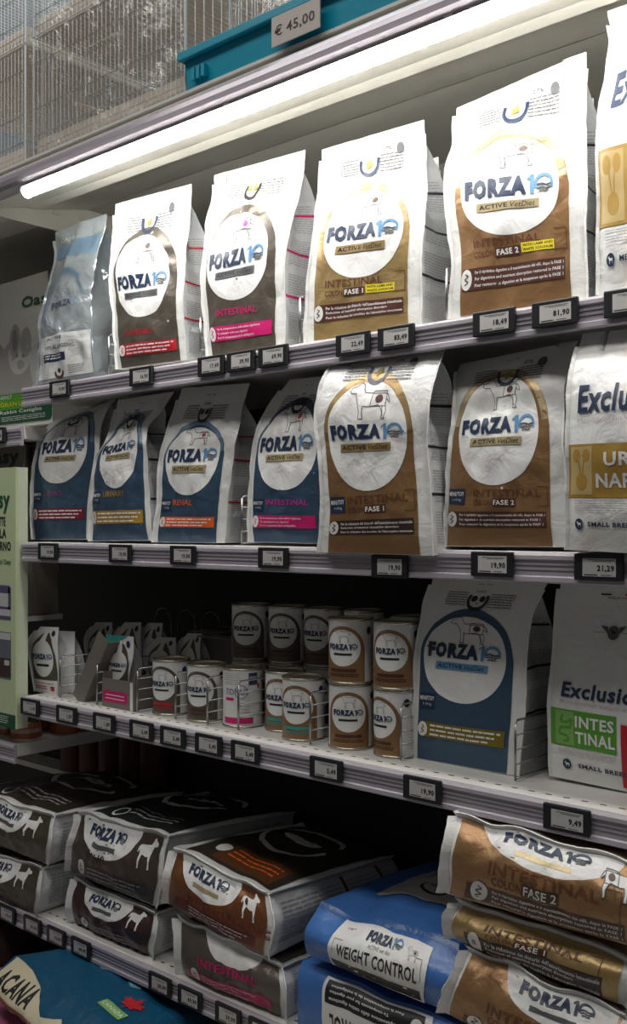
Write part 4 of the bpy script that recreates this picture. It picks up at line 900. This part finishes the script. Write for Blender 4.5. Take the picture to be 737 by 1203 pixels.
R_ = lambda x0, x1, zb, zt, y, s0=0, s1=0, l=.0: [[0, x0, zb, x1, zb+s0, y], [.5, x0-.01, (zb+zt)/2, x1+.01, (zb+zt)/2+s0/2, y-.01], [1, x0, zt, x1, zt+s1, y+l]]
DK = -1.05
lying_bag('dog_food_bag', 'petrol blue bag with cream front and red maple leaf on the bottom deck', None, acana_art(), acana_top(), None, .33, 51, shell=ACAB, topm=ACAB, sidem=ACAB, seams=False, crown=.012, droop=.25, amp=.006,
    rows=[[0, -1.77, -.945, -1.42, -.960, -.12], [.4, -1.805, -.91, -1.40, -.930, -.165], [1, -1.795, -.860, -1.415, -.880, -.115]]).rotation_euler.z = math.radians(-4)
lying_bag('dog_food_bag', 'rose pink bag peeking out at the bottom left corner', None, None, None, None, .42, 52, shell=PINKB, topm=PINKB, sidem=PINKB, seams=False, crown=.006, amp=.006, rows=R_(-2.02, -1.58, DK+.0, DK+.085, -.26))
lying_bag('dog_food_bag', 'pale beige bag behind the petrol blue bag on the bottom deck', None, None, None, None, .30, 53, shell=ACAC, topm=ACAC, sidem=ACAC, seams=False, crown=.02, amp=.006, rows=R_(-1.40, -1.05, DK, DK+.135, -.10))
lying_bag('dog_food_bag', 'dark bag far left on the bottom deck beyond the petrol bag', None, None, None, None, .34, 54, shell=DARKF, topm=DARKF, sidem=DARKF, seams=False, crown=.015, amp=.006, rows=R_(-2.35, -2.04, DK, DK+.16, -.05))

# ------------------------------------------------------------------ left neighbour: rabbit bag, green panel, tins
def rabbit_art():
    A = Art(NU, NV); FUR = mat('print_fur_grey', (.40, .39, .37), .5); FURD = mat('print_fur_dark', (.24, .23, .22), .5); FURL = mat('print_fur_light', (.60, .59, .56), .5)
    for m, L, (cx, cy, rx, ry) in ((FUR, 1, (.72, .42, .16, .2)), (FURL, 2, (.74, .5, .1, .12)), (FUR, 3, (.70, .60, .05, .12)), (FUR, 3, (.80, .58, .05, .1)), (FURD, 4, (.70, .6, .025, .08)), (FURL, 3, (.9, .42, .07, .14)), (FURD, 4, (.72, .5, .014, .014)), (FURD, 4, (.78, .49, .012, .012)), (FUR, 4, (.755, .44, .03, .03)), (FURD, 4, (.92, .5, .02, .06)), (FUR, 1, (.5, .4, .14, .22))): A.ell('rabbit_picture', m, L, cx, cy, rx, ry, 26)
    A.rect('green_band', GREEN, 5, .0, .86, .14, .26); A.poly('green_band', DGREEN, 5, [(0, 0.03), (.98, .03), (1, .06), (1, .19), (.86, .19), (.86, .14), (0, .14)])
    A.text('band_lettering', OVAL, 7, 'ADULT', .56, .66, .225, .25, .02); A.text('band_lettering', YEL, 7, 'GRAN LUXE', .56, .84, .165, .20, .0); A.text('band_lettering', OVAL, 7, 'Rabbit Coniglio', .55, .92, .10, .135, .01)
    A.lines('band_lettering', OVAL, 7, .56, .95, .045, .085, 3, .3)
    A.text('brand_lettering', DGREEN, 6, 'Oasy', .76, 1.06, .80, .89, .03)
    return A.done()
standing_bag('rabbit_food_bag', 'off white bag with grey rabbit picture and green band at the left edge', 'rabbit', rabbit_art(), None, .12, 61, mat('bag_offwhite', (.74, .73, .68), .45, 0, .5, 24), amp=.004)
def oasy2():
    A = Art(NU, NV); A.text('brand_lettering', BLACK, 1, 'Oasy', .62, .95, .87, .98, .04)
    for (cx, cy, rx, ry) in ((.74, .80, .08, .035), (.88, .81, .09, .04), (.82, .76, .07, .03)): A.ell('leaf_print', GREEN, 1, cx, cy, rx, ry, 24, 1.6)
    return A.done()
standing_bag('small_animal_food_bag', 'dim bag with black Oasy lettering and green leaves behind the green panel', None, oasy2(), None, .1, 62, mat('bag_brown_grey', (.25, .22, .19), .5, 0, .5, 24), seal=False, close=1.4, rows=[[0, -2.45, -.199, -1.985, -.199, .02], [.5, -2.45, -.01, -1.98, -.01, .02], [1, -2.45, .185, -1.975, .180, .03]])
bm = bmesh.new(); box(bm, -3.2, XL-.05, .005, .13, -.212, -.2); tag(bm_obj('shelf', bm, SHELFW, None), 'short neighbouring board behind the green panel', 'shelf')
# green advertising panel
px1, pz0, pz1 = -1.9386, -.437, .127
r = thing('advertising_panel', 'pale green advertising panel with sofa photos at the left edge', 'poster', (-2.15, -.01, pz0))
bm = bmesh.new(); box(bm, -2.3, -2.285, -.0118, -.0105, .10, .20); bm_obj('hanging_strip', bm, CHROME, r, r.location)
bm = bmesh.new(); box(bm, -2.36, px1, -.018, -.012, pz0, pz1); bm_obj('panel_board', bm, POST, r, r.location)
bm = bmesh.new(); box(bm, px1-.003, px1, -.0118, .012, pz0, pz1); bm_obj('panel_side', bm, mat('poster_side', (.62, .68, .52)), r, r.location)
A = Art(8, 12); W_, H_ = px1+2.36, pz1-pz0
def sx(px): return (px1-.003-(28-px)*.00163+2.36)/W_
def sy(py): return 1-(py-549)/(855-549)
A.text('panel_lettering', DGREEN, 1, 'Oasy', sx(-52), sx(16.5), sy(603), sy(575), .03)
for wd, x0, y in (('TUTTE', -22, 618), ('PER LA', -36, 632), ('INVERNO', -34, 647)): A.text('panel_lettering', BLACK, 1, wd, sx(x0), sx(6 if y == 618 else 8 if y == 632 else 19), sy(y), sy(y-11), .03)
A.text('panel_lettering', DGREEN, 1, 'con i prodotti Oasy', sx(-50), sx(19), sy(665), sy(657), .02)
PV = mat('photo_violet', (.10, .08, .16)); PG = mat('photo_pale', (.55, .55, .56)); PD = mat('photo_slate', (.13, .14, .17)); PB_ = mat('photo_dark_brown', (.05, .03, .03))
A.rect('sofa_photo', PG, 1, sx(-50), sx(19), sy(728), sy(687)); A.rect('sofa_photo', PV, 2, sx(-50), sx(17), sy(697), sy(688)); A.rect('sofa_photo', PV, 2, sx(-50), sx(18), sy(716), sy(713)); A.rect('sofa_photo', PV, 2, sx(13), sx(19), sy(716), sy(690)); A.rect('sofa_photo', PV, 2, sx(-50), sx(19), sy(728), sy(724))
A.rect('street_photo', PD, 1, sx(-50), sx(19), sy(798), sy(743)); A.rect('street_photo', PG, 2, sx(-50), sx(19), sy(752), sy(744)); A.rect('street_photo', PB_, 2, sx(-30), sx(18), sy(796), sy(774)); A.rect('street_photo', PG, 3, sx(4), sx(16), sy(782), sy(776))
A.rect('panel_footer', DGREEN, 1, 0, 1, sy(855), sy(839)); A.lines('panel_footer', OVAL, 2, sx(-40), sx(14), sy(852), sy(842), 4, .3)
A.done()
g = np.array([[(-2.36+W_*i/8, -.0181, pz0+H_*j/12) for i in range(9)] for j in range(13)]); Surf(g).print(A, r, r.location)
# tins on the neighbour shelf
tin_m = mat('tin_label_orange', (.45, .13, .06), .45); tin_w = mat('tin_label_cream', (.5, .45, .38), .45)
def tin(x, y, z, h, rr, label, lm=tin_m, grp=None, name='food_tin'):
    r = thing(name, label, 'can', (x, y, z), grp)
    for nm, a, b, q, m in (('tin_body', 0, h, rr, lm), ('label_band', h*.35, h*.6, rr+.0005, tin_w if lm is tin_m else lm), ('tin_lid', h, h+.003, rr+.001, TIN if lm is tin_m else lm)):
        bm = bmesh.new(); tube(bm, [(0, 0, a), (0, 0, b)], q, 20); bm_obj(nm, bm, m, r, (0, 0, 0), False)
    return r
for k in range(4):
    tin(-2.02-.075*k, .06, -.475, .035, .034, ('rightmost', 'second from right', 'third from right', 'fourth from right')[k]+' low orange tin at the front of the neighbouring lower shelf', grp='low orange tins on the neighbouring shelf')
    tin(-2.0-.075*k, .15, -.475, .075, .034, ('rightmost', 'second from right', 'third from right', 'fourth from right')[k]+' taller orange tin behind the low tins', grp='taller orange tins on the neighbouring shelf')
RD = mat('jar_red_brown', (.10, .03, .02), .5)
for k in range(5):
    o = tin(-1.99-.085*k, .10, Z4+.002, .17, .038, ('rightmost', 'second from right', 'middle', 'second from left', 'leftmost')[k]+' tall dark red container in the shade under the neighbouring shelf', RD, 'dark red containers at the left under the neighbouring shelf', 'food_container')
    o.location.y = .41; o.location.z = -.6595
bm = bmesh.new(); box(bm, -3.2, XL-.02, .375, .45, -.675, -.661); tag(bm_obj('shelf', bm, SHELFW, None), 'narrow board in the dark under the red containers', 'shelf')

# ------------------------------------------------------------------ cages on top of the canopy
def film(name):
    m = bpy.data.materials.new(name); m.use_nodes = True; nt = m.node_tree; nt.nodes.remove(nt.nodes['Principled BSDF']); out = nt.nodes['Material Output']
    t = nt.nodes.new('ShaderNodeBsdfTransparent'); g_ = nt.nodes.new('ShaderNodeBsdfGlossy'); g_.inputs['Roughness'].default_value = .18; mx = nt.nodes.new('ShaderNodeMixShader')
    n = nt.nodes.new('ShaderNodeTexNoise'); n.inputs['Scale'].default_value = 9; n.inputs['Detail'].default_value = 6; n.inputs['Distortion'].default_value = 1.5; bp = nt.nodes.new('ShaderNodeBump'); bp.inputs['Strength'].default_value = 1; bp.inputs['Distance'].default_value = .02
    tc = nt.nodes.new('ShaderNodeTexCoord'); nt.links.new(tc.outputs['Object'], n.inputs['Vector']); nt.links.new(n.outputs['Fac'], bp.inputs['Height']); nt.links.new(bp.outputs[0], g_.inputs['Normal'])
    mx.inputs[0].default_value = .13; nt.links.new(t.outputs[0], mx.inputs[1]); nt.links.new(g_.outputs[0], mx.inputs[2]); nt.links.new(mx.outputs[0], out.inputs['Surface']); return m
FILM = film('clear_wrap_film')
def wires(parent, org, name, segs, r=.0009):
    bm = bmesh.new()
    for a, b in segs: tube(bm, [a, b], r, 4, False)
    o = bm_obj(name, bm, CAGEM, parent, org); o['kind'] = 'stuff'
def cage(x0, x1, y0, y1, z0, z1, label, wrap=True, sp=.0128):
    r = thing('bird_cage', label, 'cage', ((x0+x1)/2, (y0+y1)/2, z0)); org = r.location; zt = z0+.045
    bm = bmesh.new(); box(bm, x0+.006, x1-.006, y0+.004, y1-.004, z0, z0+.04, .004); bm_obj('tray', bm, TRAY, r, org)
    zs = [z0+.002, z0+.02, zt, z0+(z1-z0)*.42, z0+(z1-z0)*.8, z1]
    n = int((x1-x0)/sp)
    wires(r, org, 'front_wire_panel', [((x0+i*(x1-x0)/n, y0, z0+.002), (x0+i*(x1-x0)/n, y0, z1)) for i in range(n+1)]+[((x0, y0-.002, z), (x1, y0-.002, z)) for z in zs])
    wires(r, org, 'back_wire_panel', [((x0+i*(x1-x0)/n, y1, z0+.002), (x0+i*(x1-x0)/n, y1, z1)) for i in range(n+1)]+[((x0, y1, z), (x1, y1, z)) for z in zs])
    m_ = int((y1-y0)/.02)
    for x in (x0, x1): wires(r, org, 'side_wire_panel', [((x, y0+i*(y1-y0)/m_, z0+.002), (x, y0+i*(y1-y0)/m_, z1)) for i in range(m_+1)]+[((x, y0, z), (x, y1, z)) for z in zs])
    wires(r, org, 'roof_wire_panel', [((x0+i*(x1-x0)/n, y0, z1), (x0+i*(x1-x0)/n, y1, z1)) for i in range(0, n+1)])
    for x in (x0, x1):
        bm = bmesh.new(); tube(bm, [(x, y0-.001, z0+.002), (x, y0-.001, z1)], .0028, 6); bm_obj('corner_post', bm, CAGEM, r, org)
    xm = (x0+x1)/2; bm = bmesh.new(); tube(bm, [(xm-.05, y0-.005, zt+.03), (xm+.05, y0-.005, zt+.03), (xm+.05, y0-.005, zt+.12), (xm-.05, y0-.005, zt+.12), (xm-.05, y0-.005, zt+.03)], .0015, 5); bm_obj('cage_door', bm, CAGEM, r, org)
    bm = bmesh.new(); tube(bm, [(x0+.1, y0+.03, zt+.05), (x0+.1, y1-.03, zt+.05)], .005, 8); bm_obj('perch', bm, TRAY, r, org)
    if wrap:
        g = np.array([[(x0-.004+(x1-x0+.008)*i/20, y0-.010+.004*noise.noise(Vector((i*.7, j*.6, x0*9))), z0+.001+(z1-z0)*j/10) for i in range(21)] for j in range(11)])
        Surf(g).sheet('plastic_wrap', FILM, r, org)
    return r
cage(-1.785, -1.325, -.072, .26, .736, .975, 'wire cage wrapped in clear film standing on the canopy')
cage(-1.785, -1.325, -.072, .26, .979, 1.22, 'upper wrapped cage with beige tray above the first cage')
cage(-2.26, -1.815, -.072, .26, .736, .975, 'unwrapped wire cage at the far left on the canopy', False)
cage(-2.26, -1.815, -.072, .26, .979, 1.22, 'upper unwrapped cage at the top left corner', False)
cage(-1.29, -.78, .00, .24, .812, 1.05, 'wrapped wire cage lying in the teal tray')
cage(-.74, -.28, .00, .24, .812, 1.05, 'second wrapped cage in the teal tray beyond the frame')
# teal tray
r = thing('plastic_tray', 'teal plastic tray on the canopy holding wrapped cages', 'tray', (-.9, .08, .7355)); org = r.location
x0, x1 = -1.318, -.2
def frustum(bm, a, b, z0, z1, ins):
    v0 = [bm.verts.new(p) for p in ((a[0]+ins, a[1]+ins, z0), (b[0]-ins, a[1]+ins, z0), (b[0]-ins, b[1]-ins, z0), (a[0]+ins, b[1]-ins, z0))]
    v1 = [bm.verts.new(p) for p in ((a[0], a[1], z1), (b[0], a[1], z1), (b[0], b[1], z1), (a[0], b[1], z1))]
    for k in range(4): bm.faces.new((v0[k], v0[(k+1) % 4], v1[(k+1) % 4], v1[k]))
    bm.faces.new(v0[::-1])
bm = bmesh.new(); frustum(bm, (x0+.006, -.088), (x1, .28), .7355, .795, .005); bm_obj('tray_body', bm, TEAL, r, org)
bm = bmesh.new()
for a in ((x0, x1, -.098, -.088), (x0, x1, .281, .29), (x0, x0+.006, -.0879, .2809)): box(bm, *a, .783, .798, .002)
bm_obj('tray_rim', bm, TEAL, r, org)
bm = bmesh.new()
for k in range(3): box(bm, x0+.03+.012*k, x0+.038+.012*k, -.0935, -.0855, .745, .765)
bm_obj('embossed_mark', bm, TEAL, r, org)
r = thing('price_sign', 'paper price sign reading € 45,00 stuck on the teal tray', 'sign', (-1.04, -.1, .735)); org = r.location
bm = bmesh.new(); box(bm, -1.094, -.995, -.1005, -.0985, .7365, .782); bm_obj('paper', bm, mat('paper_warm', (.62, .56, .52), .6), r, org)
vs, fs = glyphs('€ 45,00', .015); W, H = vs.max(0)
mesh_obj('sign_lettering', [(-1.087+u/W*.082, -.1009, .748+v/H*.019) for u, v in vs], fs, DBROWN, r, None, False, org)
